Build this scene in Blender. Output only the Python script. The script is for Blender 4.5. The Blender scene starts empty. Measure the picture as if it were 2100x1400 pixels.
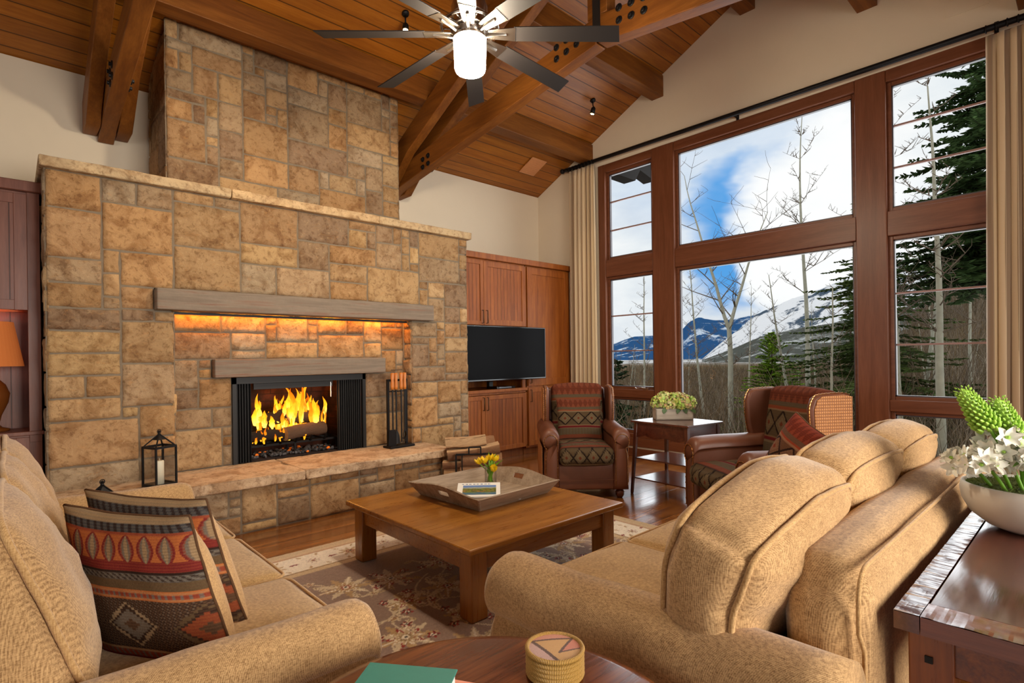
import bpy, bmesh, math, random
import numpy as np
from mathutils import Vector, Matrix, noise as mn
SC = bpy.context.scene
COL = SC.collection
R = random.Random(7)
PI = math.pi

# ------------------------------------------------------------------ camera, sky, daylight, exposure
YAW, ROLL, CAMH = math.radians(42.68), math.radians(-0.78), 1.40
FW = Vector((math.sin(YAW), math.cos(YAW), 0))
RT0 = Vector((math.cos(YAW), -math.sin(YAW), 0)); UP0 = Vector((0, 0, 1))
RT = RT0*math.cos(ROLL) + UP0*math.sin(ROLL)
UP = -RT0*math.sin(ROLL) + UP0*math.cos(ROLL)
cd = bpy.data.cameras.new('camera'); cam = bpy.data.objects.new('camera', cd); COL.objects.link(cam)
cam.matrix_world = Matrix(((RT.x, UP.x, -FW.x, 0), (RT.y, UP.y, -FW.y, 0), (RT.z, UP.z, -FW.z, CAMH), (0, 0, 0, 1)))
cd.sensor_width = 36; cd.lens = 1114.6/2100*36; cd.shift_y = 33/2100; cd.clip_start = 0.05; cd.clip_end = 20000
SC.camera = cam
SC.view_settings.view_transform = 'Standard'; SC.view_settings.look = 'None'
SC.view_settings.gamma = 1; SC.view_settings.exposure = 0.10; SC.view_settings.use_curve_mapping = False
SC.cycles.use_denoising = True; SC.cycles.denoiser = 'OPENIMAGEDENOISE'
SC.cycles.max_bounces = 7; SC.cycles.diffuse_bounces = 4; SC.cycles.glossy_bounces = 3; SC.cycles.transparent_max_bounces = 16
SC.cycles.transmission_bounces = 4; SC.cycles.sample_clamp_indirect = 4.0; SC.cycles.blur_glossy = 0.5
SC.cycles.caustics_reflective = False; SC.cycles.caustics_refractive = False

def lin(*c):
    return tuple(((x/255)/12.92 if x/255 <= .04045 else ((x/255+.055)/1.055)**2.4) for x in c)
def dirpx(x, y):      # viewing direction of a photo pixel, used only to place clouds on the sky dome and far ridges
    return (FW + RT*((x-1050)/1114.6) - UP*((y-733)/1114.6)).normalized()

class NT:             # small node-tree helper
    def __init__(s, tree): s.t = tree; s.n = tree.nodes; s.l = tree.links
    def node(s, typ, **kw):
        nd = s.n.new(typ)
        for k, v in kw.items():
            if k.startswith('i_'):
                key = k[2:]; key = int(key) if key.isdigit() else key.replace('_', ' ')
                s.put(nd.inputs[key], v)
            else: setattr(nd, k, v)
        return nd
    def put(s, inp, v):
        if isinstance(v, bpy.types.NodeSocket): s.l.new(v, inp)
        elif isinstance(v, (tuple, list)) and len(v) == 3 and inp.type == 'RGBA': inp.default_value = (*v, 1)
        else: inp.default_value = v
    def m(s, op, a, b=0.0, c=0.0, clamp=False):
        nd = s.n.new('ShaderNodeMath'); nd.operation = op; nd.use_clamp = clamp
        for i, v in enumerate((a, b, c)): s.put(nd.inputs[i], v)
        return nd.outputs[0]
    def mix(s, f, a, b, typ='MIX'):
        nd = s.n.new('ShaderNodeMix'); nd.data_type = 'RGBA'; nd.blend_type = typ
        s.put(nd.inputs[0], f); s.put(nd.inputs[6], a); s.put(nd.inputs[7], b)
        return nd.outputs[2]
    def noise(s, vec, scale, detail=3, rough=.5, dist=0, out=0):
        nd = s.node('ShaderNodeTexNoise', i_Vector=vec, i_Scale=scale, i_Detail=detail, i_Roughness=rough, i_Distortion=dist)
        return nd.outputs[out]
    def ramp(s, f, stops, interp='LINEAR'):
        nd = s.n.new('ShaderNodeValToRGB'); cr = nd.color_ramp; cr.interpolation = interp
        while len(cr.elements) < len(stops): cr.elements.new(.5)
        for e, (p, c) in zip(cr.elements, stops):
            e.position = p; e.color = (*c, 1) if isinstance(c, (tuple, list)) else (c, c, c, 1)
        s.put(nd.inputs[0], f); return nd.outputs[0]
    def step(s, f, a, b):
        nd = s.node('ShaderNodeMapRange', interpolation_type='SMOOTHSTEP', i_0=f, i_1=a, i_2=b); return nd.outputs[0]
    def mapv(s, vec, scale=(1, 1, 1), loc=(0, 0, 0), rot=(0, 0, 0)):
        return s.node('ShaderNodeMapping', i_Vector=vec, i_Scale=scale, i_Location=loc, i_Rotation=rot).outputs[0]
    def sep(s, vec):
        return s.node('ShaderNodeSeparateXYZ', i_0=vec).outputs
    def comb(s, x, y, z):
        return s.node('ShaderNodeCombineXYZ', i_0=x, i_1=y, i_2=z).outputs[0]

# sky: blue gaps between bright clouds, all laid out by direction on the dome
W = bpy.data.worlds.new('sky'); SC.world = W; W.use_nodes = True
w = NT(W.node_tree); w.n.clear()
tc = w.node('ShaderNodeTexCoord').outputs['Generated']
def lobe(x, y, a, b):
    d = dirpx(x, y); v = w.node('ShaderNodeVectorMath', operation='DOT_PRODUCT', i_0=dv, i_1=tuple(d)).outputs['Value']
    return w.step(v, math.cos(math.radians(a)), math.cos(math.radians(b)))
wob = w.node('ShaderNodeTexNoise', i_Vector=w.mapv(tc, (1, 1, 2.0)), i_Scale=5.0, i_Detail=4, i_Roughness=.6).outputs['Color']
dv = w.node('ShaderNodeVectorMath', operation='MULTIPLY_ADD', i_0=wob, i_1=(.16, .16, .16), i_2=tc).outputs[0]
dv = w.node('ShaderNodeVectorMath', operation='NORMALIZE', i_0=w.node('ShaderNodeVectorMath', operation='SUBTRACT', i_0=dv, i_1=(.08, .08, .08)).outputs[0]).outputs[0]
blue = w.m('MAXIMUM', lobe(1520, 440, 7, 1.5), lobe(1590, 400, 6, 1.5))
blue = w.m('MAXIMUM', blue, lobe(1490, 560, 5, 1.0))
blue = w.m('MAXIMUM', blue, w.m('MULTIPLY', lobe(1440, 300, 12, 4), .22))
blue = w.m('MAXIMUM', blue, w.m('MULTIPLY', lobe(1560, 230, 10, 3), .22))
white = w.m('MAXIMUM', lobe(1680, 430, 8.5, 5), lobe(1640, 540, 6, 3.5))
blue = w.m('MULTIPLY', blue, w.m('SUBTRACT', 1.0, white))
cl = w.noise(w.mapv(tc, (1, 1, 2.5)), 3.2, 6, .6)
cloud = w.ramp(cl, [(.30, lin(214, 221, 229)), (.45, lin(232, 237, 240)), (.58, lin(246, 247, 247)), (.75, lin(255, 255, 254))])
skyc = w.mix(blue, cloud, lin(86, 160, 226))
skyc = w.mix(w.m('MULTIPLY', white, .8), skyc, (1.0, 1.0, .99))
bg = w.node('ShaderNodeBackground', i_Color=skyc, i_Strength=1.0)
w.l.new(bg.outputs[0], w.node('ShaderNodeOutputWorld').inputs[0])

def area(name, loc, target, sx, sy, power, col=(1, 1, 1), spread=180):
    ld = bpy.data.lights.new(name, 'AREA'); ld.shape = 'RECTANGLE'; ld.size = sx; ld.size_y = sy; ld.energy = power; ld.color = col
    ld.spread = math.radians(spread)
    o = bpy.data.objects.new(name, ld); COL.objects.link(o); o.location = loc
    o.rotation_euler = (Vector(target)-Vector(loc)).to_track_quat('-Z', 'Y').to_euler(); return o
# daylight through the window wall; fill lights added at near and left wall openings
area('daylight_window_wall', (6.95, 2.8, 2.5), (0, 2.6, 1.0), 4.2, 3.6, 150, (.93, .97, 1))
area('fill_near_wall', (2.1, -3.28, 1.9), (2.6, 3.2, .6), 2.4, 2.3, 150, (1, .93, .84), 115)
area('fill_left_wall', (-4.45, 1.5, 1.9), (1.5, 3.0, .8), 4.5, 2.2, 22, (1, .93, .84), 115)

# ------------------------------------------------------------------ tags, meshes, helpers
def tag(o, label=None, cat=None, group=None, kind=None):
    if label: o['label'] = label
    if cat: o['category'] = cat
    if group: o['group'] = group
    if kind: o['kind'] = kind
    return o
def empty(name, loc=(0, 0, 0), rz=0, label=None, cat=None, group=None):
    o = bpy.data.objects.new(name, None); COL.objects.link(o); o.location = loc; o.rotation_euler = (0, 0, rz)
    o.empty_display_size = .1
    return tag(o, label, cat, group)
def copy_tree(o, parent=None, loc=None, rz=None, label=None):
    c = o.copy(); COL.objects.link(c); c.parent = parent
    if loc is not None: c.location = loc
    if rz is not None: c.rotation_euler = (c.rotation_euler[0], c.rotation_euler[1], rz)
    if label: c['label'] = label
    for ch in list(o.children): copy_tree(ch, c)
    return c
class MB:
    def __init__(s): s.v = []; s.f = []; s.c = []; s.uv = None
    def add(s, vs, fs, col=None):
        b = len(s.v); s.v.extend([tuple(p) for p in vs]); s.f.extend([tuple(b+i for i in f) for f in fs])
        if col is not None or s.c:
            while len(s.c) < b: s.c.append((1, 1, 1))
            if col is None: s.c.extend([(1, 1, 1)]*len(vs))
            elif isinstance(col[0], (tuple, list)): s.c.extend(col)
            else: s.c.extend([tuple(col)]*len(vs))
        return s
    def box(s, x0, x1, y0, y1, z0, z1, M=None, col=None):
        vs = [Vector((x, y, z)) for z in (z0, z1) for y in (y0, y1) for x in (x0, x1)]
        if M is not None: vs = [M @ v for v in vs]
        return s.add(vs, [(0, 2, 3, 1), (4, 5, 7, 6), (0, 1, 5, 4), (2, 6, 7, 3), (0, 4, 6, 2), (1, 3, 7, 5)], col)
    def bar(s, a, b, w, h, up=(0, 0, 1)):        # rectangular bar from a to b
        a = Vector(a); b = Vector(b); d = (b-a).normalized(); u = Vector(up); r = d.cross(u)
        if r.length < 1e-4: r = d.cross(Vector((1, 0, 0)))
        r.normalize(); u = r.cross(d)
        vs = [p + r*(i*w/2) + u*(j*h/2) for p in (a, b) for j in (-1, 1) for i in (-1, 1)]
        return s.add(vs, [(0, 2, 3, 1), (4, 5, 7, 6), (0, 1, 5, 4), (2, 6, 7, 3), (0, 4, 6, 2), (1, 3, 7, 5)])
    def tube(s, pts, r, n=8, cap=True, col=None, closed=False):
        pts = [Vector(p) for p in pts]; k = len(pts); rs = r if isinstance(r, (list, tuple)) else [r]*k
        rings = []; ref = None
        for i, p in enumerate(pts):
            if closed: d = pts[(i+1) % k]-pts[i-1]
            else: d = pts[min(i+1, k-1)]-pts[max(i-1, 0)]
            if d.length < 1e-9: d = Vector((0, 0, 1))
            d.normalize()
            if ref is None: ref = d.orthogonal().normalized()
            ref = (ref - d*ref.dot(d))
            ref = ref.normalized() if ref.length > 1e-6 else d.orthogonal().normalized()
            b = d.cross(ref)
            rings.append([p + (ref*math.cos(2*PI*j/n) + b*math.sin(2*PI*j/n))*rs[i] for j in range(n)])
        vs = [v for ring in rings for v in ring]; fs = []
        for i in range(k if closed else k-1):
            i2 = (i+1) % k
            for j in range(n): fs.append((i*n+j, i*n+(j+1) % n, i2*n+(j+1) % n, i2*n+j))
        if cap and not closed: fs.append(tuple(range(n-1, -1, -1))); fs.append(tuple((k-1)*n+j for j in range(n)))
        return s.add(vs, fs, col)
    def lathe(s, prof, n=32, c=(0, 0, 0), M=None, col=None):
        vs = []
        for r, z in prof:
            for j in range(n):
                a = 2*PI*j/n; v = Vector((r*math.cos(a), r*math.sin(a), z))
                vs.append((M @ v if M is not None else v)+Vector(c))
        fs = [(i*n+j, i*n+(j+1) % n, (i+1)*n+(j+1) % n, (i+1)*n+j) for i in range(len(prof)-1) for j in range(n)]
        if prof[0][0] > 1e-5: fs.append(tuple(range(n-1, -1, -1)))
        if prof[-1][0] > 1e-5: fs.append(tuple((len(prof)-1)*n+j for j in range(n)))
        return s.add(vs, fs, col)
    def prism(s, poly, axis, a, b, M=None):      # 2D polygon extruded along an axis from a to b
        def p3(u, v, t): return Vector({'x': (t, u, v), 'y': (u, t, v), 'z': (u, v, t)}[axis])
        n = len(poly); vs = [p3(u, v, a) for u, v in poly]+[p3(u, v, b) for u, v in poly]
        if M is not None: vs = [M @ v for v in vs]
        return s.add(vs, [tuple(range(n-1, -1, -1)), tuple(range(n, 2*n))]+[(i, (i+1) % n, n+(i+1) % n, n+i) for i in range(n)])
    def loft(s, rings, cap=True, closed=True, col=None):
        n = len(rings[0]); vs = [v for r in rings for v in r]; m = n if closed else n-1
        fs = [(i*n+j, i*n+(j+1) % n, (i+1)*n+(j+1) % n, (i+1)*n+j) for i in range(len(rings)-1) for j in range(m)]
        if cap: fs.append(tuple(range(n-1, -1, -1))); fs.append(tuple((len(rings)-1)*n+j for j in range(n)))
        return s.add(vs, fs, col)
    def grid(s, fn, nu, nv, colfn=None):
        vs = [fn(i/nu, j/nv) for j in range(nv+1) for i in range(nu+1)]
        fs = [(j*(nu+1)+i, j*(nu+1)+i+1, (j+1)*(nu+1)+i+1, (j+1)*(nu+1)+i) for j in range(nv) for i in range(nu)]
        col = [colfn(i/nu, j/nv) for j in range(nv+1) for i in range(nu+1)] if colfn else None
        return s.add(vs, fs, col)
    def puff(s, sx, sy, sz, r, px=0, py=0, pz=0, n=10, M=None, fn=None, col=None):   # soft upholstered box, full sizes
        k = 3
        def ts(h, rr):
            e = rr/h
            return [-1+e*(1-math.cos(PI/2*i/k)) if False else -1+e*i/k for i in range(k)]+[-1+e+(2-2*e)*i/n for i in range(n+1)]+[1-e+e*(i+1)/k for i in range(k)]
        hx, hy, hz = sx/2, sy/2, sz/2; r = min(r, hx*.98, hy*.98, hz*.98)
        T = [ts(hx, r), ts(hy, r), ts(hz, r)]; H = (hx, hy, hz); P = (px, py, pz)
        idx = {}; vs = []; fs = []
        def vert(c):
            key = tuple(round(q, 5) for q in c)
            if key in idx: return idx[key]
            p = Vector((c[0]*hx, c[1]*hy, c[2]*hz)); q = Vector((max(-hx+r, min(hx-r, p.x)), max(-hy+r, min(hy-r, p.y)), max(-hz+r, min(hz-r, p.z))))
            d = p-q
            if d.length > 1e-9: p = q+d.normalized()*r
            b = [1-min(1, abs(c[i]))**2.2 for i in range(3)]
            p.x += (1 if c[0] > 0 else -1)*abs(c[0])**3*px*b[1]*b[2]
            p.y += (1 if c[1] > 0 else -1)*abs(c[1])**3*py*b[0]*b[2]
            p.z += (1 if c[2] > 0 else -1)*abs(c[2])**3*pz*b[0]*b[1]
            if fn: p = fn(p, c)
            if M is not None: p = M @ p
            idx[key] = len(vs); vs.append(p); return idx[key]
        for ax in range(3):
            u, v = (ax+1) % 3, (ax+2) % 3
            for sg in (-1, 1):
                for i in range(len(T[u])-1):
                    for j in range(len(T[v])-1):
                        q = []
                        for a, b in ((i, j), (i+1, j), (i+1, j+1), (i, j+1)):
                            c = [0, 0, 0]; c[ax] = sg; c[u] = T[u][a]; c[v] = T[v][b]; q.append(vert(c))
                        fs.append(tuple(q if sg > 0 else q[::-1]))
        return s.add(vs, fs, col)
    def obj(s, name, mat, parent=None, smooth=False, bevel=0, sub=0, loc=None, label=None):
        me = bpy.data.meshes.new(name); me.from_pydata([tuple(v) for v in s.v], [], s.f); me.update()
        if s.c:
            ca = me.color_attributes.new('Col', 'FLOAT_COLOR', 'POINT')
            arr = np.ones((len(s.v), 4), np.float32); arr[:len(s.c), :3] = np.array(s.c, np.float32); ca.data.foreach_set('color', arr.ravel())
        for mm in (mat if isinstance(mat, (list, tuple)) else [mat]): me.materials.append(mm)
        if smooth: me.shade_smooth()
        o = bpy.data.objects.new(name, me); COL.objects.link(o)
        if parent is not None: o.parent = parent
        if loc is not None: o.location = loc
        if bevel:
            b = o.modifiers.new('b', 'BEVEL'); b.width = bevel; b.segments = 2; b.limit_method = 'ANGLE'; b.angle_limit = math.radians(40)
            me.shade_smooth(); b.harden_normals = False
            try: me.set_sharp_from_angle(angle=math.radians(50))
            except Exception: pass
        if sub:
            q = o.modifiers.new('s', 'SUBSURF'); q.levels = q.render_levels = sub
        if label: o['label'] = label
        return o
def struct(o): o['kind'] = 'structure'; return o
def nz(x, y=0, z=0): return mn.noise(Vector((x, y, z)))
def TR(loc, rz=0, rx=0, ry=0): return Matrix.Translation(loc) @ Matrix.Rotation(rz, 4, 'Z') @ Matrix.Rotation(ry, 4, 'Y') @ Matrix.Rotation(rx, 4, 'X')

# ------------------------------------------------------------------ materials
def new_mat(name):
    m = bpy.data.materials.new(name); m.use_nodes = True; t = NT(m.node_tree); t.n.clear()
    b = t.node('ShaderNodeBsdfPrincipled'); o = t.node('ShaderNodeOutputMaterial'); t.l.new(b.outputs[0], o.inputs[0])
    return m, t, b, o
def bump(t, b, h, strength=.3, dist=.01):
    bp = t.node('ShaderNodeBump', i_Strength=strength, i_Distance=dist, i_Height=h); t.l.new(bp.outputs[0], b.inputs['Normal'])
def plain(name, c, rough=.5, metal=0, spec=.5, emis=None, es=0, nscale=0, namt=.15, bmp=0, coat=0):
    m, t, b, o = new_mat(name); b.inputs['Roughness'].default_value = rough; b.inputs['Metallic'].default_value = metal
    b.inputs['Specular IOR Level'].default_value = spec; b.inputs['Coat Weight'].default_value = coat
    c = lin(*c); oc = t.node('ShaderNodeTexCoord').outputs['Object']
    f = t.noise(oc, nscale or 12, 4, .6)
    t.put(b.inputs['Base Color'], t.mix(f, tuple(x*(1-namt) for x in c), tuple(min(1, x*(1+namt)) for x in c)))
    if bmp: bump(t, b, f, bmp, .004)
    if emis: b.inputs['Emission Color'].default_value = (*lin(*emis), 1); b.inputs['Emission Strength'].default_value = es
    return m
def wood(name, c1, c2, axis='x', rough=.35, grain=1.0, plank=None, paxis='y', seam=.0035, knots=0, coat=0, spec=.5, dark=None, vary=.25):
    m, t, b, o = new_mat(name); oc = t.node('ShaderNodeTexCoord').outputs['Object']
    sc = {'x': (.6, 8, 8), 'y': (8, .6, 8), 'z': (8, 8, .6)}[axis]; x = t.sep(oc)
    vec = oc; shade = None
    if plank:
        pv = t.m('DIVIDE', x[{'x': 0, 'y': 1, 'z': 2}[paxis]], plank); fl = t.m('FLOOR', pv); fr = t.m('FRACT', pv)
        rnd = t.node('ShaderNodeTexWhiteNoise', noise_dimensions='1D', i_W=fl).outputs
        vec = t.node('ShaderNodeVectorMath', operation='ADD', i_0=oc, i_1=t.node('ShaderNodeVectorMath', operation='SCALE', i_0=rnd[1], i_Scale=7.0).outputs[0]).outputs[0]
        shade = t.m('MULTIPLY_ADD', rnd[0], vary*2, 1-vary)
        edge = t.m('MINIMUM', fr, t.m('SUBTRACT', 1.0, fr)); line = t.step(edge, seam/plank, seam/plank*2.2)
    g1 = t.noise(t.mapv(vec, tuple(q*grain for q in sc)), 2.2, 5, .62, .6)
    g2 = t.noise(t.mapv(vec, tuple(q*grain*5 for q in sc)), 3.0, 3, .6)
    f = t.m('MULTIPLY_ADD', g2, .35, t.m('MULTIPLY', g1, .75))
    col = t.ramp(f, [(.28, lin(*(dark or c1))), (.5, lin(*c1)), (.75, lin(*c2))])
    if knots:
        vo = t.node('ShaderNodeTexVoronoi', i_Vector=t.mapv(vec, {'x': (.6, 1, 1), 'y': (1, .6, 1), 'z': (1, 1, .6)}[axis]), i_Scale=knots).outputs[0]
        col = t.mix(t.step(vo, .035, .07), lin(58, 28, 12), col)
    if shade is not None:
        col = t.mix(1.0, col, t.comb(shade, shade, shade), 'MULTIPLY')
        col = t.mix(line, tuple(q*.28 for q in lin(*c1)), col)
    t.put(b.inputs['Base Color'], col); b.inputs['Coat Weight'].default_value = coat; b.inputs['Coat Roughness'].default_value = .15
    t.put(b.inputs['Roughness'], t.m('MULTIPLY_ADD', g2, .2, rough-.1)); b.inputs['Specular IOR Level'].default_value = spec
    h = t.m('MULTIPLY', f, .4)
    if plank: h = t.m('ADD', h, line)
    bump(t, b, h, .35, .004)
    return m
def fabric(name, c, c2, wx=260, amt=.5, rough=.95, cord=False, sheen=.25):
    m, t, b, o = new_mat(name); oc = t.node('ShaderNodeTexCoord').outputs['Object']
    # slubby woven threads: short streaks one way, finer cross threads the other
    a1 = t.noise(t.mapv(oc, (430, 430, 80)), 1.0, 2, .5); a2 = t.noise(t.mapv(oc, (90, 90, 460)), 1.0, 2, .5); n1 = t.noise(oc, 70, 3, .7); n2 = t.noise(oc, 5, 3, .5)
    x = t.sep(oc); rib = t.m('MULTIPLY_ADD', t.m('SINE', t.m('MULTIPLY', t.m('ADD', t.m('ADD', x[0], x[1]), t.m('MULTIPLY', n2, .03)), 1150.0)), .5, .5)
    f = t.m('ADD', t.m('ADD', t.m('MULTIPLY', a1, .45), t.m('MULTIPLY', a2, .40)), t.m('ADD', t.m('MULTIPLY', n1, .25), t.m('MULTIPLY', rib, .10*amt*2)))
    col = t.mix(t.step(f, .38, .78), lin(*c2), lin(*c))
    col = t.mix(t.step(n2, .35, .65), t.mix(1.0, col, (.88, .86, .83), 'MULTIPLY'), col)
    t.put(b.inputs['Base Color'], col); b.inputs['Roughness'].default_value = rough; b.inputs['Specular IOR Level'].default_value = .15
    b.inputs['Sheen Weight'].default_value = sheen; b.inputs['Sheen Roughness'].default_value = .5
    bump(t, b, f, .45, .0025)
    return m
def painted(name, rough=.9, bs=90, bd=.002, bst=.4, noise_amt=.25, spec=.2, sheen=0):      # colour from the mesh's own pattern attribute
    m, t, b, o = new_mat(name); a = t.node('ShaderNodeAttribute', attribute_name='Col').outputs['Color']
    oc = t.node('ShaderNodeTexCoord').outputs['Object']; n = t.noise(oc, bs, 3, .65)
    v = t.m('MULTIPLY_ADD', n, noise_amt*2, 1-noise_amt)
    t.put(b.inputs['Base Color'], t.mix(1.0, a, t.comb(v, v, v), 'MULTIPLY')); b.inputs['Roughness'].default_value = rough
    b.inputs['Specular IOR Level'].default_value = spec; b.inputs['Sheen Weight'].default_value = sheen
    bump(t, b, n, bst, bd); return m
def stone_mat(name):
    m, t, b, o = new_mat(name); a = t.node('ShaderNodeAttribute', attribute_name='Col').outputs['Color']
    oc = t.node('ShaderNodeTexCoord').outputs['Object']
    n1 = t.noise(oc, 5.5, 6, .65, .8); n2 = t.noise(oc, 26, 5, .7, .4); n3 = t.noise(t.mapv(oc, (1, 1, 2.2)), 11, 5, .7, 1.5)
    col = t.mix(t.m('MULTIPLY', t.step(n1, .42, .66), .8), a, t.mix(1.0, a, (.56, .46, .38), 'MULTIPLY'))
    col = t.mix(t.m('MULTIPLY', t.step(n3, .54, .72), .38), col, lin(186, 132, 76))
    col = t.mix(t.m('MULTIPLY', t.step(n2, .50, .66), .62), col, t.mix(1.0, col, (.44, .36, .30), 'MULTIPLY'))
    col = t.mix(t.m('MULTIPLY', t.step(n2, .42, .30), .30), col, lin(212, 182, 138))
    t.put(b.inputs['Base Color'], col); b.inputs['Roughness'].default_value = .9; b.inputs['Specular IOR Level'].default_value = .2
    bump(t, b, t.m('ADD', n2, t.m('MULTIPLY', n1, 1.5)), .8, .014); return m
M = {}
M['plaster'] = plain('cream_plaster', (226, 212, 188), .9, spec=.1, nscale=3, namt=.03, bmp=.05)
M['ceil'] = wood('ceiling_boards', (150, 87, 20), (174, 108, 32), 'x', .42, .8, plank=.135, paxis='y', seam=.003, knots=1.1, dark=(122, 62, 12), vary=.16)
M['beam'] = wood('fir_beam', (116, 66, 20), (142, 88, 32), 'x', .5, .7, knots=1.3, dark=(88, 46, 14), spec=.3)
M['beamy'] = wood('fir_truss', (116, 66, 20), (142, 88, 32), 'y', .5, .7, knots=1.3, dark=(88, 46, 14), spec=.3)
M['floor'] = wood('floor_boards', (122, 72, 32), (160, 102, 48), 'x', .17, .6, plank=.16, paxis='y', seam=.002, dark=(84, 44, 18), vary=.2, spec=.6, coat=.35)
M['leg2'] = wood('console_leg_wood', (112, 58, 28), (142, 80, 40), 'z', .3, .8, dark=(84, 40, 18), coat=.2)
M['winwood'] = wood('window_timber', (108, 61, 37), (126, 76, 50), 'z', .38, .8, dark=(92, 48, 26), spec=.4)
M['cab'] = wood('cabinet_alder', (140, 76, 26), (168, 98, 40), 'z', .45, .9, knots=1.6, dark=(108, 54, 16), spec=.3)
M['cabpanel'] = wood('cabinet_beadboard', (138, 74, 26), (166, 96, 38), 'z', .45, .9, plank=.062, paxis='x', seam=.0016, knots=1.4, dark=(106, 54, 16), vary=.12, spec=.3)
M['cabl'] = wood('left_cabinet_alder', (124, 74, 56), (144, 92, 72), 'z', .4, .9, knots=1.6, dark=(98, 54, 40))
M['cablpanel'] = wood('left_cabinet_beadboard', (124, 74, 56), (144, 92, 72), 'z', .4, .9, plank=.11, paxis='x', seam=.002, dark=(98, 54, 40), vary=.08)
M['table'] = wood('coffee_table_wood', (140, 86, 26), (172, 114, 42), 'x', .3, .6, dark=(112, 62, 14), coat=.25)
M['tabley'] = wood('coffee_table_leg_wood', (140, 86, 26), (172, 114, 42), 'z', .3, .6, dark=(112, 62, 14), coat=.25)
M['dark'] = wood('dark_mahogany', (74, 34, 22), (98, 50, 32), 'x', .2, .9, dark=(48, 20, 13), coat=.5)
M['darkz'] = wood('dark_mahogany_leg', (74, 34, 22), (98, 50, 32), 'z', .22, .9, dark=(48, 20, 13), coat=.4)
M['console'] = wood('console_wood', (78, 40, 32), (100, 54, 42), 'x', .14, .9, dark=(56, 28, 22), coat=.7)
M['round'] = wood('round_table_wood', (92, 44, 22), (134, 72, 30), 'x', .2, .8, dark=(56, 24, 12), coat=.35)
M['tray'] = wood('weathered_wood', (146, 126, 106), (176, 156, 134), 'x', .8, 1.0, knots=1.3, dark=(96, 78, 62), spec=.2)
M['bleach'] = wood('whitewashed_wood', (184, 174, 160), (206, 198, 184), 'x', .8, 1.2, dark=(150, 134, 118), spec=.2)
M['sofa'] = fabric('tan_chenille', (206, 168, 118), (130, 96, 60))
M['seat'] = fabric('tan_chenille_seat', (202, 166, 114), (146, 112, 70), amt=.3)
M['pipe'] = fabric('tan_piping', (206, 168, 116), (160, 122, 76))
M['tanback'] = fabric('pillow_tan_back', (214, 172, 112), (150, 108, 60))
M['stone'] = stone_mat('ashlar_stone')
M['mortar'] = plain('grey_mortar', (132, 118, 100), .95, spec=.1, nscale=30, namt=.25, bmp=.5)
M['kilim'] = painted('kilim_weave', .95, 220, .002, .6, .35, .1)
M['rug'] = painted('wool_rug', 1.0, 120, .003, .5, .18, .05, .3)
M['print'] = painted('printed_paper', .35, 20, .0005, .1, .03, .5)
M['paintpart'] = painted('coloured_surface', .6, 60, .001, .3, .12, .3)
M['leather'] = plain('brown_leather', (104, 60, 40), .42, nscale=7, namt=.3, bmp=.15, spec=.5)
M['wicker'] = None
M['nail'] = plain('antique_brass_nails', (170, 120, 70), .3, metal=1)
M['iron'] = plain('black_iron', (28, 26, 26), .5, metal=.6, nscale=20, namt=.3)
M['black'] = plain('black_gloss', (14, 13, 14), .12, spec=.6, namt=.05)
M['blackm'] = plain('black_matt', (20, 19, 19), .55, namt=.1)
M['steel'] = plain('brushed_nickel', (190, 182, 172), .26, metal=1, namt=.06, nscale=60)
M['bronze'] = plain('aged_bronze', (74, 58, 38), .42, metal=.8, nscale=20, namt=.25)
M['glassy'] = None
M['ceramic'] = plain('whitewashed_clay', (206, 200, 190), .6, nscale=6, namt=.12, bmp=.25)
M['moss'] = plain('green_moss', (88, 98, 40), 1, nscale=60, namt=.6, bmp=1)
M['paper'] = plain('white_paper', (232, 230, 224), .5, namt=.03)
M['wax'] = plain('ivory_wax', (236, 226, 200), .5, namt=.03)
M['teal'] = plain('teal_book_cloth', (34, 128, 112), .55, nscale=40, namt=.08, bmp=.1)
M['salmon'] = plain('salmon_paper', (232, 150, 122), .6, namt=.05)
def glass(name, tint=(1, 1, 1), rough=0.0, refl=1.0):
    m, t, b, o = new_mat(name); t.n.remove(b)
    tr = t.node('ShaderNodeBsdfTransparent', i_Color=tint); gl = t.node('ShaderNodeBsdfGlossy', i_Roughness=rough)
    fr = t.m('MULTIPLY', t.node('ShaderNodeFresnel', i_IOR=1.35).outputs[0], refl)
    mx = t.node('ShaderNodeMixShader', i_0=fr); t.l.new(tr.outputs[0], mx.inputs[1]); t.l.new(gl.outputs[0], mx.inputs[2]); t.l.new(mx.outputs[0], o.inputs[0])
    return m
M['pane'] = glass('window_glass', (.98, .985, .985), 0, .05)
M['glassy'] = glass('clear_glass', (.995, .998, .995), 0, .6)
def wick():
    m, t, b, o = new_mat('woven_wicker'); oc = t.node('ShaderNodeTexCoord').outputs['Object']; x = t.sep(oc)
    def wv(a, s): return t.m('ABSOLUTE', t.m('SINE', t.m('MULTIPLY', a, s)))
    a = t.m('MULTIPLY', wv(x[1], 190), wv(x[2], 150)); n = t.noise(oc, 30, 3)
    t.put(b.inputs['Base Color'], t.mix(t.m('MULTIPLY_ADD', n, .3, t.m('MULTIPLY', a, .8)), lin(116, 62, 26), lin(214, 150, 92)))
    b.inputs['Roughness'].default_value = .6; bump(t, b, a, .8, .004); return m
M['wicker'] = wick()

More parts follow.
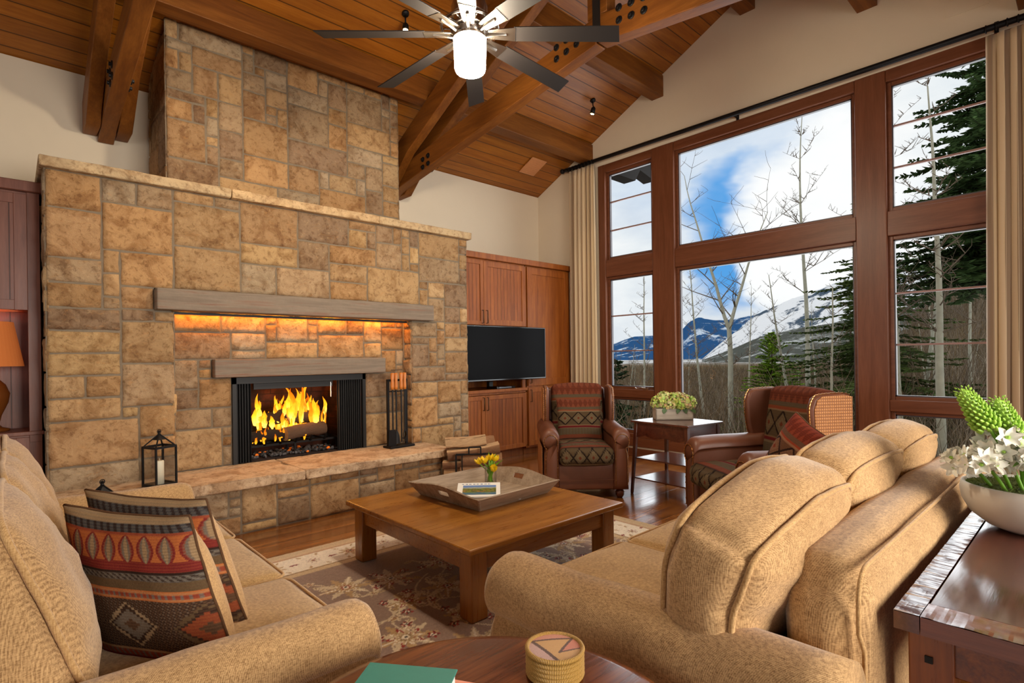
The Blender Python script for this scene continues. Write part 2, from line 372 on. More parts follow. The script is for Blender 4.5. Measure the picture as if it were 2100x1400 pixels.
# ------------------------------------------------------------------ the room shell
XW, YW, RIDGE, SL = 6.42, 6.28, 2.79, .475          # window wall, fireplace wall, ridge line, roof slope
def zc(y): return 4.03 + SL*(YW-RIDGE) - SL*abs(y-RIDGE)
ZR = zc(RIDGE); YN, XL = -3.2, -4.3
mb = MB()
vs = []
mb.box(XL-.2, XW+.2, YN-.2, YW+.2, -.12, 0); struct(mb.obj('floor', M['floor']))
mb = MB()
mb.prism([(YW+.02, zc(YW)), (RIDGE, ZR), (YN-.05, zc(YN-.05)), (YN-.05, zc(YN-.05)+.15), (RIDGE, ZR+.16), (YW+.2, zc(YW)+.15), (YW+.2, zc(YW+.2))], 'x', XL-.1, XW+.02)
struct(mb.obj('ceiling', M['ceil']))
struct(MB().prism([(XL, 0), (XW, 0), (XW, zc(YW)), (XL, zc(YW))], 'y', YW, YW+.15).obj('wall_back', M['plaster']))
# window wall: solid pieces round one big glazed opening (y .30-5.02, z .22-4.20)
WY0, WY1, WZ0, WZ1 = .28, 5.02, .24, 4.20
mb = MB()
mb.prism([(WY1, 0), (YW, 0), (YW, zc(YW)), (WY1, zc(WY1))], 'x', XW, XW+.16)
mb.prism([(YN, 0), (WY0, 0), (WY0, zc(WY0)), (YN, zc(YN))], 'x', XW, XW+.16)
mb.prism([(WY0, 0), (WY1, 0), (WY1, WZ0), (WY0, WZ0)], 'x', XW, XW+.16)
mb.prism([(WY0, WZ1), (WY1, WZ1), (WY1, zc(WY1)), (RIDGE, ZR), (WY0, zc(WY0))], 'x', XW, XW+.16)
struct(mb.obj('wall_right', M['plaster']))
def wall_holed(name, along, pos, a0, a1, holes, zt):
    mb = MB(); cur = a0
    def bx(u0, u1, z0, z1):
        if along == 'x': mb.box(u0, u1, pos-.08, pos, z0, z1)
        else: mb.box(pos-.08, pos, u0, u1, z0, z1)
    for h0, h1 in holes:
        bx(cur, h0, 0, zt); bx(h0, h1, 0, .5); bx(h0, h1, 3.1, zt); cur = h1
    bx(cur, a1, 0, zt); struct(mb.obj(name, M['plaster']))
wall_holed('wall_near', 'x', YN, XL, XW, [(-2.2, 3.4)], zc(YN))
wall_holed('wall_left', 'y', XL, YN, YW, [(-1.2, 4.2)], zc(RIDGE)-.3)
# ceiling: purlins, trusses
def thing(mb, name, mat, label, cat, group=None, **k): return tag(mb.obj(name, mat, **k), label, cat, group)
for i, (y0, y1, zb, lab) in enumerate([(5.12, 5.30, 4.31, 'wooden purlin running across just above the chimney top'), (3.92, 4.10, 4.85, 'wooden purlin one row up from the chimney, ending above the window'),
        (2.70, 2.88, 5.43, 'ridge beam at the peak of the vaulted ceiling'), (1.49, 1.67, 4.88, 'wooden purlin on the near slope ending above the wide window'), (.28, .46, 4.33, 'wooden purlin end in the top right corner by the curtain')]):
    mb = MB(); mb.box(XL, XW+.01, y0, y1, zb, zc((y0+y1)/2)+.02)
    thing(mb, 'purlin', M['beam'], lab, 'beam', 'purlins under the board ceiling', bevel=.006)
def truss(cx, label):
    r = empty('roof_truss', (cx, RIDGE, 3.0), 0, label, 'truss', 'timber roof trusses')
    def L(o): o.location = Vector((-cx, -RIDGE, -3.0)); return o
    def zl(y): return 3.975-.14*abs(y-RIDGE)
    for s in (-1, 1):                                # lower chord: one middle ply rising to the kingpost
        mb = MB(); e = 3.49
        mb.prism([(RIDGE+s*.01, 3.975), (RIDGE+s*3.1, zl(RIDGE+3.1)), (RIDGE+s*3.47, 3.44), (RIDGE+s*3.47, zl(RIDGE+3.47)+.23), (RIDGE+s*.01, 4.205)], 'x', cx-.06, cx+.06)
        L(mb.obj('lower_chord', M['beamy'], r, bevel=.006))
    for s in (-1, 1):
        for q in (-1, 1):                            # upper chord: two outer plies under the purlins
            mb = MB(); x0, x1 = sorted((cx+q*.065, cx+q*.17))
            def zu(y): return 4.30-.475*(y-5.15)
            mb.prism([(RIDGE+s*0, zu(RIDGE)-.0), (RIDGE+s*3.47, zu(RIDGE+3.47)), (RIDGE+s*3.47, 3.49), (RIDGE+s*3.2, 3.49), (RIDGE+s*2.75, zu(RIDGE+2.75)-.27), (RIDGE+s*0, zu(RIDGE)-.27)], 'x', x0, x1)
            L(mb.obj('rafter', M['beamy'], r, bevel=.006))
    mb = MB(); mb.box(cx-.06, cx+.06, RIDGE-.1, RIDGE+.1, 4.2, 5.3); L(mb.obj('kingpost', M['beamy'], r, bevel=.006))
    mb = MB(); mb.box(cx-.075, cx-.062, RIDGE-.035, RIDGE+.035, 4.02, 4.95); mb.box(cx+.062, cx+.075, RIDGE-.035, RIDGE+.035, 4.02, 4.95)
    L(mb.obj('steel_strap', M['blackm'], r))
    for s in (-1, 1):
        pos = [(RIDGE+s*(.22+.115*i), 4.065+.10*j-.0*i-.14*.115*i) for i in range(3) for j in range(2)] + [(RIDGE+s*(2.47+.11*i), 3.64+.09*j-.14*.11*i+.02) for i in range(2) for j in range(2)]
        for (y, z) in pos:
            mb = MB().tube([(cx-.06, y, z), (cx+.06, y, z)], .012, 8)
            for q in (-1, 1):
                T = Matrix.Translation((cx+q*.06, y, z)) @ Matrix.Rotation(q*PI/2, 4, 'Y')
                mb.lathe([(.03, 0), (.031, .006), (.026, .009), (.015, .010), (.015, .022), (.012, .024)], 12, M=T)
            L(mb.obj('bolt', M['iron'], r, smooth=False))
truss(3.635, 'timber roof truss to the right of the chimney, bolted together')
truss(.67, 'timber roof truss left of the chimney, running down to the wall')
# return-air grille and small window-wall outlet
mb = MB(); y = 5.77; T = TR((5.80, y, zc(y)-.004), 0, math.atan(-SL)); T2 = T
mb.box(-.15, .15, -.16, .16, -.012, .0, T2)
for i in range(9): mb.box(-.13, .13, -.14+.033*i, -.125+.033*i, -.016, -.01, T2)
thing(mb, 'ceiling_vent', plain('grille_wood', (206, 142, 92), .5), 'square pale wood grille set in the sloping board ceiling', 'vent')
mb = MB(); pz = 4.62
for a, b in (((XW-.006, .955, 4.49), (XW-.006, .955, 4.66)), ((XW-.006, .65, 4.66), (XW-.006, .955, 4.66)), ((XW-.006, .65, 4.49), (XW-.006, .955, 4.49)), ((XW-.006, .65, 4.49), (XW-.006, .65, 4.66))): mb.bar(a, b, .006, .004)
mb.box(XW-.004, XW, .65, .955, 4.49, 4.66)
thing(mb, 'access_panel', M['plaster'], 'small flush access panel in the plaster above the right curtain', 'panel')

# ------------------------------------------------------------------ ashlar stonework
PAL = [(192, 156, 112), (182, 144, 100), (202, 168, 124), (178, 150, 116), (168, 138, 106), (196, 154, 106), (158, 130, 102), (206, 170, 120), (188, 164, 132), (186, 148, 106), (196, 160, 114), (184, 154, 118), (176, 140, 100)]
def lines(a, b, keys, step):
    ks = sorted({a, b, *[k for k in keys if a < k < b]}); out = [a]
    for p, q in zip(ks, ks[1:]):
        n = max(1, round((q-p)/step)); out += [p+(q-p)*(i+1)/n for i in range(n)]
    return out
def ashlar(mb, mo, u0, u1, v0, v1, holes, P, seed, step=(.105, .088), big=1.6, wts=None):
    rr = random.Random(seed)
    U = lines(u0, u1, [k for h in holes for k in h[:2]], step[0]); V = lines(v0, v1, [k for h in holes for k in h[2:]], step[1])
    nu, nv = len(U)-1, len(V)-1; occ = [[False]*nu for _ in range(nv)]
    for j in range(nv):
        for i in range(nu):
            cu, cv = (U[i]+U[i+1])/2, (V[j]+V[j+1])/2
            for h in holes:
                if h[0] < cu < h[1] and h[2] < cv < h[3]: occ[j][i] = True
    S = [(5, 4, 5), (4, 3, 7), (3, 3, 6), (5, 3, 6), (4, 2, 7), (3, 2, 6), (6, 3, 3), (2, 2, 5), (2, 3, 4), (3, 1, 3), (4, 4, 4), (2, 1, 2), (1, 2, 2), (5, 2, 3), (1, 1, .7), (6, 4, 2), (3, 4, 3)]
    cells = [(i, j) for j in range(nv) for i in range(nu)]
    rects = []
    order = sorted(cells, key=lambda c: (c[1]//3, rr.random()*2+c[0]*.6))
    order = cells
    for (i, j) in order:
        if occ[j][i]: continue
        cand = []
        for (a, b, wt) in S:
            a2 = a
            if i+a2 > nu or j+b > nv: continue
            if any(occ[j+y][i+x] for y in range(b) for x in range(a2)): continue
            # avoid long running joints: penalise tops level with the neighbour
            pen = 1.0
            for rct in rects[-14:]:
                if rct[1]+rct[3] == j+b and abs(rct[0]+rct[2]-i) < 1: pen = .35
            left1 = (i+a2 < nu and occ[j][i+a2])
            cand.append((a2, b, wt*pen*(big if a*b >= 8 else 1)))
        if not cand: cand = [(1, 1, 1)]
        a, b, _ = rr.choices(cand, [c[2] for c in cand])[0]
        for y in range(b):
            for x in range(a): occ[j+y][i+x] = True
        rects.append((i, j, a, b))
    for (i, j, a, b) in rects:
        x0, x1, y0, y1 = U[i], U[i+a], V[j], V[j+b]; g = .004
        c0 = Vector(lin(*rr.choice(PAL))); k = rr.uniform(.86, 1.10); c0 = c0*k; col = (c0[0]*.85, c0[1]*.84, c0[2]*.83)
        off = rr.uniform(-.004, .010); tx, ty = rr.uniform(-.02, .02), rr.uniform(-.02, .02); sd = rr.random()*100
        jx = [rr.uniform(-.007, .007) for _ in range(4)]
        def ts(p, q):
            n = max(1, int((q-p-.03)/.03)); e = min(.009, (q-p)*.2)
            return [p+g, p+g+e] + [p+g+e+(q-p-2*g-2*e)*(t+1)/(n+1) for t in range(n)] + [q-g-e, q-g]
        TU, TV = ts(x0, x1), ts(y0, y1); mu, mv = len(TU), len(TV); cxm, cym = (x0+x1)/2, (y0+y1)/2
        vs = []
        for q, y in enumerate(TV):
            for p, x in enumerate(TU):
                edge = p in (0, mu-1) or q in (0, mv-1); ring = p in (1, mu-2) or q in (1, mv-2)
                s, t = (x-x0)/(x1-x0), (y-y0)/(y1-y0)
                ex = .0055*nz(x*9+sd, y*9)+.003*nz(x*30, y*30+sd)
                ey = .0055*nz(x*9, y*9+sd)+.003*nz(x*30+sd, y*30)
                X = x + (ex if x1-x0 > .07 else ex*.4) + jx[0]*(s-.5)*(t-.5)
                Y = y + ey*(1 if y1-y0 > .07 else .4) + jx[1]*(s-.5)*(t-.5)*2
                rough = .011*nz(x*7+sd, y*7, 3)+.005*nz(x*24, y*24, sd)
                d = off + tx*(x-cxm)+ty*(y-cym) + rough
                if edge: d = -.020
                elif ring: d = max(-.003, d*.6 + .001)
                else: d = max(-.006, d)
                vs.append(P(X, Y, d))
        fs = [(q*mu+p, q*mu+p+1, (q+1)*mu+p+1, (q+1)*mu+p) for q in range(mv-1) for p in range(mu-1)]
        mb.add(vs, fs, col)
    # mortar bed behind the stones, open at the holes
    for j in range(nv):
        i = 0
        while i < nu:
            def hole(ii):
                cu, cv = (U[ii]+U[ii+1])/2, (V[j]+V[j+1])/2
                return any(h[0] < cu < h[1] and h[2] < cv < h[3] for h in holes)
            if hole(i): i += 1; continue
            k = i
            while k < nu and not hole(k): k += 1
            mo.add([P(U[i], V[j], -.011), P(U[k], V[j], -.011), P(U[k], V[j+1], -.011), P(U[i], V[j+1], -.011)], [(0, 1, 2, 3)]); i = k
SX0, SX1, SYF, SYR, STOP, HZ = .19, 4.11, 5.25, 5.42, 2.845, .45
fp = empty('stone_fireplace', (2.15, 5.3, 0), 0, 'tall tan ashlar stone fireplace with chimney, mantel shelf and raised hearth', 'fireplace')
FL = Vector((-2.15, -5.3, 0))
def part(mb, name, mat, **k):
    o = mb.obj(name, mat, fp, **k); o.location = FL; return o
mb = MB(); mo = MB()
ashlar(mb, mo, SX0, SX1, .0, STOP, [(1.01, 3.305, HZ, 1.83), (.868, 3.545, 1.82, 2.01)], lambda u, v, d: (u, SYF-d, v), 11)
ashlar(mb, mo, SYF, 6.27, 0, STOP, [], lambda u, v, d: (SX1+d, u, v), 12)
ashlar(mb, mo, SYF, SYR, HZ, 1.83, [], lambda u, v, d: (3.305-d, u, v), 14, step=(.17, .085))
ashlar(mb, mo, SYF, SYR, HZ, 1.83, [], lambda u, v, d: (1.01+d, u, v), 15, step=(.17, .085))
ashlar(mb, mo, SYF, 5.6, 0, STOP, [], lambda u, v, d: (SX0-d, u, v), 16)
part(mb, 'wall_masonry', M['stone'], smooth=True)
mb2 = MB()
ashlar(mb2, mo, 1.01, 3.305, HZ, 1.83, [(1.49, 2.82, HZ, 1.25), (1.325, 3.03, 1.25, 1.42)], lambda u, v, d: (u, SYR-d, v), 18, big=1.4)
part(mb2, 'recess_masonry', M['stone'], smooth=True)
mb3 = MB()
CX0, CX1, CY0 = 1.01, 3.33, 5.5
ashlar(mb3, mo, CX0, CX1, 2.85, zc(CY0)+.02, [], lambda u, v, d: (u, CY0-d, v), 21)
ashlar(mb3, mo, CY0, 6.27, 2.85, 4.30, [], lambda u, v, d: (CX0-d, u, v), 22)
ashlar(mb3, mo, CY0, 6.27, 2.85, 4.30, [], lambda u, v, d: (CX1+d, u, v), 23)
part(mb3, 'chimney', M['stone'], smooth=True)
mb4 = MB(); HX1 = 3.43
ashlar(mb4, mo, SX0-.05, HX1, 0, .375, [], lambda u, v, d: (u, 4.73-d, v), 33, step=(.095, .075))
ashlar(mb4, mo, 4.73, SYF, 0, .375, [], lambda u, v, d: (HX1+d, u, v), 34)
part(mb4, 'hearth_base', M['stone'], smooth=True)
part(mo, 'mortar', M['mortar'])
mb = MB()                                            # solid cores so that the stonework is closed from every side
mb.box(SX0+.02, 1.01-.02, SYF+.02, 6.2, 0, STOP-.02); mb.box(3.305+.02, SX1-.02, SYF+.02, 6.2, 0, STOP-.02)
mb.box(SX0+.02, SX1-.02, SYF+.02, 6.2, 1.86, STOP-.02); mb.box(.99, 3.33, SYR+.02, 6.2, 1.27, 1.84)
mb.box(.99, 1.46, SYR+.02, 6.2, 0, 1.3); mb.box(2.85, 3.33, SYR+.02, 6.2, 0, 1.3)
mb.box(CX0+.02, CX1-.02, CY0+.02, 6.27, 2.7, 4.28); mb.box(SX0, HX1-.02, 4.75, SYF+.3, 0, .375)
mb.box(3.296, 3.33, 5.40, 5.45, HZ, 1.83); mb.box(.985, 1.019, 5.40, 5.45, HZ, 1.83)
part(mb, 'backing', M['mortar'])
def slab(x0, x1, y0, y1, z0, z1, seed, amp=.020, r=.012, cols=((214, 196, 168),), front=True, step=.035):
    mb = MB(); sx, sy, sz = x1-x0, y1-y0, z1-z0; c = Vector(((x0+x1)/2, (y0+y1)/2, (z0+z1)/2))
    def fn(p, cc):
        q = p+c; e = nz(q.x*5+seed, q.z*9, q.y*5)*amp+nz(q.x*18, q.z*20+seed, q.y*18)*amp*.6
        if cc[1] < -.98 or abs(cc[0]) > .99: p = p + Vector((e*.6*abs(cc[0] > .99), e, nz(q.x*6, seed)*amp*.35))
        else: p = p + Vector((0, 0, e*.25))
        return p
    mb.puff(sx, sy, sz, r, n=max(8, int(sx/step)), fn=fn)
    mb.v = [tuple(Vector(v)+c) for v in mb.v]; mb.c = [lin(*cols[0])]*len(mb.v)
    return mb
part(slab(SX0-.03, 1.45, 5.20, 5.54, 2.845, 2.925, 3, cols=((196, 170, 132),)), 'capstone', M['stone'], smooth=True)
part(slab(1.455, 2.9, 5.19, 5.54, 2.845, 2.925, 5, cols=((214, 182, 138),)), 'capstone', M['stone'], smooth=True)
part(slab(2.905, SX1+.04, 5.195, 5.54, 2.845, 2.925, 7, cols=((204, 176, 136),)), 'capstone', M['stone'], smooth=True)
part(slab(SX0-.03, 1.0, 5.52, 6.26, 2.85, 2.92, 9, amp=.004, cols=((196, 170, 132),)), 'capstone', M['stone'], smooth=True)
part(slab(3.34, SX1+.04, 5.52, 6.26, 2.85, 2.92, 9, amp=.004, cols=((196, 170, 132),)), 'capstone', M['stone'], smooth=True)
HC = (206, 178, 146)
part(slab(.0, 1.865, 4.67, SYR, .37, HZ, 13, cols=(HC,)), 'hearth_slab', M['hearth'] if 'hearth' in M else M['stone'], smooth=True)
part(slab(1.87, HX1+.03, 4.67, SYR, .37, HZ, 15, cols=(HC,)), 'hearth_slab', M['stone'], smooth=True)
def band_stone(name):
    m, t, b, o = new_mat(name); oc = t.node('ShaderNodeTexCoord').outputs['Object']
    n = t.noise(t.mapv(oc, (.5, .5, 9)), 3.2, 4, .6, .6); n2 = t.noise(oc, 24, 4, .6)
    t.put(b.inputs['Base Color'], t.mix(t.m('MULTIPLY', n2, .4), t.ramp(n, [(.3, lin(132, 94, 74)), (.45, lin(140, 124, 106)), (.6, lin(124, 108, 92)), (.72, lin(138, 102, 82))]), lin(108, 94, 80)))
    b.inputs['Roughness'].default_value = .8; bump(t, b, n2, .4, .006); return m
M['band'] = band_stone('banded_sandstone')
part(slab(.868, 3.545, 5.14, SYF+.2, 1.83, 2.005, 17, amp=.006), 'mantel_shelf', M['band'], smooth=True)
part(slab(1.33, 3.03, 5.33, SYR+.15, 1.255, 1.42, 19, amp=.006), 'lintel', M['band'], smooth=True)
mb = MB(); mb.box(1.04, 3.28, 5.345, 5.355, 1.822, 1.829); MB().box(1.02, 3.30, 5.325, 5.332, 1.806, 1.829).obj('light_valance', M['blackm'], fp, loc=FL)
part(mb, 'light_strip', plain('warm_light_strip', (255, 170, 60), .5, emis=(255, 158, 36), es=70))

# firebox
fb = MB(); x0, x1, y0, y1, z0, z1 = 1.49, 2.82, SYR+.02, 6.0, HZ, 1.255
bx0, bx1 = x0+.2, x1-.2
fb.add([(x0, y0, z0), (x1, y0, z0), (bx1, y1, z0), (bx0, y1, z0), (x0, y0, z1), (x1, y0, z1), (bx1, y1, z1), (bx0, y1, z1)],
       [(0, 1, 2, 3), (7, 6, 5, 4), (3, 2, 6, 7), (0, 3, 7, 4), (2, 1, 5, 6)])
def firebrick():
    m, t, b, o = new_mat('sooty_firebrick'); oc = t.node('ShaderNodeTexCoord').outputs['Object']; x = t.sep(oc)
    br = t.node('ShaderNodeTexBrick', i_Vector=t.comb(t.m('ADD', x[0], x[1]), x[2], 0), i_Scale=1.0, i_2=lin(84, 42, 26), i_1=(*lin(108, 56, 34),) if False else lin(108, 56, 34), i_3=lin(52, 34, 24))
    br.inputs['Brick Width'].default_value = .22; br.inputs['Row Height'].default_value = .075; br.inputs['Mortar Size'].default_value = .004
    n = t.noise(oc, 4, 4, .6)
    t.put(b.inputs['Base Color'], t.mix(t.step(n, .35, .65), br.outputs[0], lin(44, 26, 20))); b.inputs['Roughness'].default_value = .95; return m
part(fb, 'firebox', firebrick())
mb = MB(); mb.box(x0, x0+.035, 5.40, 5.44, HZ, 1.25); mb.box(x1-.035, x1, 5.40, 5.44, HZ, 1.25); mb.box(x0, x1, 5.40, 5.44, 1.19, 1.25)
mb.box(x0+.2, x1-.35, 5.45, 5.47, 1.13, 1.20)
part(mb, 'firebox_frame', M['blackm'])
for (a, b) in ((x0+.03, x0+.17), (x1-.30, x1-.03)):   # folded chain-mesh curtains
    mb = MB(); mb.grid(lambda u, v: (a+(b-a)*u, 5.455+.018*math.sin(u*(b-a)*260), HZ+.74*v), int((b-a)*260), 6)
    part(mb, 'fire_screen', M['blackm'], smooth=True)
mb = MB(); mb.tube([(x1-.37, 5.45, 1.17), (x1-.37, 5.45, 1.02)], .004, 6); part(mb, 'damper_pull', M['steel'])

# ------------------------------------------------------------------ fire
def bark():
    m, t, b, o = new_mat('log_bark'); a = t.node('ShaderNodeAttribute', attribute_name='Col').outputs['Color']
    oc = t.node('ShaderNodeTexCoord').outputs['Object']; n = t.noise(t.mapv(oc, (6, 22, 22)), 2.5, 5, .7, 1)
    t.put(b.inputs['Base Color'], t.mix(t.m('MULTIPLY', n, .8), a, t.mix(1.0, a, (.35, .3, .26), 'MULTIPLY'))); b.inputs['Roughness'].default_value = .95
    bump(t, b, n, 1.0, .012); return m
M['bark'] = bark()
def log_mesh(L, r, seed, side=(120, 96, 74), end=(214, 176, 128), wedge=None):
    mb = MB(); n = 18; k = 14; rings = []; cols = []
    for i in range(k+1):
        t = i/k; ring = []
        for j in range(n):
            a = 2*PI*j/n
            rad = r*(1+.10*nz(math.cos(a)*1.3+seed, math.sin(a)*1.3, t*3)+.06*nz(math.cos(a)*5, math.sin(a)*5+seed, t*14))
            y, z = rad*math.cos(a), rad*math.sin(a)
            if wedge == 'half': z = min(z, r*.12+.006*nz(t*9, y*30, seed))
            if wedge == 'quarter':
                z = min(z, r*.1+.006*nz(t*9, y*30, seed)); y = max(y, -r*.35+.006*nz(t*9, z*30, seed))
            ring.append(Vector((L*(t-.5), y, z+.012*math.sin(t*PI+seed))))
        rings.append(ring)
        for q in ring:
            flat = wedge and (q.z-.012*math.sin(t*PI+seed) > r*.07 or (wedge == 'quarter' and q.y < -r*.3))
            cols.append(lin(*end) if flat else lin(*side))
    mb.loft(rings, cap=False, col=cols)
    for ring, fl in ((rings[0], True), (rings[-1], False)):
        c = sum(ring, Vector())/n; b = len(mb.v)
        mb.add(ring+[c], [((j+1) % n, j, n) if fl else (j, (j+1) % n, n) for j in range(n)], lin(*end))
    return mb
fg = empty('fire_grate', (2.12, 5.68, HZ+.02), 0, 'black iron grate holding burning logs inside the firebox', 'fireplace grate')
mb = MB()
for i in range(7): 
    x = -.45+.15*i; mb.tube([(x, -.16, .16), (x, -.13, .11), (x, .15, .11), (x, .17, .17)], .011, 6)
mb.bar((-.50, -.10, .10), (.50, -.10, .10), .022, .022); mb.bar((-.50, .12, .10), (.50, .12, .10), .022, .022)
mb.obj('grate_bars', M['iron'], fg)
for x in (-.45, 0, .45):
    for y in (-.10, .12): MB().bar((x, y, .10), (x, y, -.018), .02, .02).obj('leg', M['iron'], fg)
FLG = [((2.22, 5.57, .675), .44, .066, .16, .05, (112, 84, 62), (222, 170, 112), 'pale cut log lying in front on the fire grate, its round end facing out'),
       ((1.90, 5.72, .815), .42, .07, -.65, .22, (78, 58, 44), (196, 152, 104), 'charred log leaning over the left of the fire'),
       ((2.28, 5.70, .80), .36, .07, .2, -.08, (84, 62, 50), (150, 100, 70), 'short charred log lying on the right of the fire'),
       ((1.95, 5.82, .70), .62, .07, .05, 0, (40, 30, 26), (70, 50, 40), 'blackened log at the back of the fire grate'),
       ((1.84, 5.60, .655), .34, .052, -.12, .0, (52, 38, 30), (120, 84, 56), 'charred log end low at the left of the fire grate')]
for i, (p, L, r, rz, ry, sc, ec, lab) in enumerate(FLG):
    o = thing(log_mesh(L, r, i*3.1, sc, ec), 'burning_log', M['bark'], lab, 'log', 'logs burning in the fireplace', smooth=True)
    o.location = p; o.rotation_euler = (0, -ry, rz)
def flame_mat():
    m, t, b, o = new_mat('flames'); t.n.remove(b); a = t.node('ShaderNodeAttribute', attribute_name='Col').outputs['Color']
    em = t.node('ShaderNodeEmission', i_Color=a, i_Strength=1.0); tr = t.node('ShaderNodeBsdfTransparent')
    n = t.noise(t.mapv(t.node('ShaderNodeTexCoord').outputs['Object'], (14, 14, 5)), 1.6, 3, .6, 1.0)
    mx = t.node('ShaderNodeMixShader', i_0=t.m('MULTIPLY_ADD', t.step(n, .30, .62), .70, .25)); t.l.new(tr.outputs[0], mx.inputs[1]); t.l.new(em.outputs[0], mx.inputs[2]); t.l.new(mx.outputs[0], o.inputs[0])
    return m
mb = MB(); fr = random.Random(4)
def tongue(x, y, z, h, w, hot):
    rings = []; cols = []; ph = fr.uniform(0, 6); sw = fr.uniform(.02, .05)*h*3; k = 13; dx = fr.uniform(-.12, .16)*h
    for i in range(k+1):
        t = i/k; rad = w*(math.sin(PI*min(1, t*1.25+.10))**.7 if t < .52 else .98*((1-t)/.48)**.85)*(1+.28*nz(x*9+ph, t*5))
        c = Vector((x+dx*t*t+sw*math.sin(t*5.5+ph)*t, y+.02*math.sin(t*4+ph), z+h*t))
        rings.append([c+Vector((rad*math.cos(2*PI*j/8), rad*.5*math.sin(2*PI*j/8), 0)) for j in range(8)])
        if hot: cc = [(2.6, 1.6, .25), (2.0, .88, .03), (1.6, .42, .01)]
        else: cc = [(2.0, .75, .03), (1.5, .36, .01), (.8, .10, .0)]
        q = t*1.9; cc2 = [cc[0][n]*(1-q)+cc[1][n]*q if q < 1 else cc[1][n]*(2-q)+cc[2][n]*(q-1) for n in range(3)]
        cols += [tuple(cc2)]*8
    mb.loft(rings, cap=True, col=cols)
for (x, h, n) in ((1.76, .34, 5), (1.80, .22, 3), (1.87, .20, 2), (1.98, .24, 3), (2.04, .42, 5), (2.10, .30, 5), (2.16, .46, 6), (2.22, .38, 6), (2.28, .40, 5), (2.34, .26, 5), (2.40, .24, 4), (2.45, .20, 2)):
    for i in range(n): tongue(x+fr.uniform(-.035, .035), 5.66+fr.uniform(-.08, .08), .76+fr.uniform(-.05, .06)+(.02 if x < 2 else 0), h*fr.uniform(.45, 1.05), fr.uniform(.014, .034), i % 3 != 2)
for i in range(22): tongue(fr.uniform(1.72, 2.22), 5.56+fr.uniform(-.03, .1), .58+fr.uniform(0, .06), fr.uniform(.05, .14), fr.uniform(.008, .016), False)
for i in range(9): tongue(1.98+.09*fr.random(), 5.56, .60+.03*i, .16, .020, i % 2 == 0)
for i in range(26): tongue(fr.uniform(1.78, 2.46), 5.66+fr.uniform(-.04, .08), .70+fr.uniform(-.04, .08), fr.uniform(.10, .26), fr.uniform(.012, .026), i % 3 == 0)
o = mb.obj('flames', flame_mat(), smooth=True); tag(o, 'orange and yellow flames rising from the logs in the fireplace', 'flames', kind='stuff')
mb = MB()
for i in range(260):
    x, y = fr.uniform(1.66, 2.55), fr.uniform(5.52, 5.88); r = fr.uniform(.008, .022)
    g = fr.random(); c = (1.6, .35, .03) if g > .9 else ((.10, .09, .09) if g > .3 else (.03, .028, .028))
    mb.lathe([(0, -r*.6), (r, -r*.2), (r*.8, r*.5), (0, r*.7)], 6, c=(x, y, HZ+.012+r*.4), M=Matrix.Rotation(fr.random()*3, 3, 'X').to_4x4(), col=c)
o = mb.obj('ash_embers', M['paintpart']); tag(o, 'grey ash and dead embers on the firebox floor', 'ash', kind='stuff')
pl = bpy.data.lights.new('firelight', 'POINT'); pl.energy = 9; pl.color = (1, .42, .12); pl.shadow_soft_size = .12
po = bpy.data.objects.new('firelight', pl); COL.objects.link(po); po.location = (2.15, 5.60, 1.0)

# ------------------------------------------------------------------ cabinets right of the fireplace
def pull(parent, x, y, z, h=.15, mat=None):
    mb = MB(); mb.tube([(x, y, z), (x, y-.03, z), (x, y-.03, z+h), (x, y, z+h)], .0055, 8); return mb.obj('handle', mat or M['bronze'], parent, smooth=True)
def door(parent, x0, x1, z0, z1, y, fw, mf, mp, handle=None, name='door'):
    mb = MB(); t = .022
    mb.box(x0, x0+fw, y-t, y, z0, z1); mb.box(x1-fw, x1, y-t, y, z0, z1); mb.box(x0+fw, x1-fw, y-t, y, z0, z0+fw); mb.box(x0+fw, x1-fw, y-t, y, z1-fw, z1)
    d = mb.obj(name, mf, parent, bevel=.002)
    MB().box(x0+fw-.003, x1-fw+.003, y-.012, y-.002, z0+fw-.003, z1-fw+.003).obj('panel', mp, d)
    if handle: pull(d, handle[0], y-t, handle[1], handle[2] if len(handle) > 2 else .15)
    return d
CY = 5.60; OB = (4.9, CY, 0)
cb = empty('media_cabinet', (0, 0, 0), 0, 'alder wall cabinet with beadboard doors and an open bay holding the television', 'cabinet')
tx0, tx1 = SX1+.01, 5.44
mb = MB()
mb.box(tx0, tx1, CY, YW-.01, .13, .15); mb.box(tx0, tx1, CY, YW-.01, .90, .97); mb.box(tx0, tx1, CY+.02, YW-.01, 1.815, 1.86); mb.box(tx0, tx1, CY, YW-.01, 2.70, 2.72)
mb.box(tx0, tx0+.03, CY, YW-.01, .1, 2.72); mb.box(tx1-.02, tx1, CY, YW-.01, .1, 2.72); mb.box(tx0, tx1, YW-.05, YW-.01, .1, 2.72)
mb.box(tx0, tx1, CY+.09, CY+.12, .0, .14)
mb.box(5.36, tx1, CY-.0, CY+.03, .97, 1.85)
mb.obj('carcass', M['cab'], cb, bevel=.002)
door(cb, tx0+.005, 4.645, 1.84, 2.70, CY, .055, M['cab'], M['cabpanel'], (4.617, 1.865, .17))
door(cb, 4.65, 5.43, 1.84, 2.70, CY, .075, M['cab'], M['cabpanel'], (4.69, 1.865, .17))
door(cb, tx0+.005, 4.645, .13, .895, CY, .06, M['cab'], M['cabpanel'], (4.612, .70, .17))
door(cb, 4.65, 5.40, .13, .895, CY, .06, M['cab'], M['cabpanel'], (4.682, .70, .17))
MB().box(tx0-.01, 6.40, CY-.045, CY+.35, 2.72, 2.80).obj('crown', M['cab'], cb, bevel=.006)
MB().box(tx0-.01, 5.44, CY-.03, CY+.02, .93, .972).obj('counter_edge', M['cab'], cb, bevel=.004)
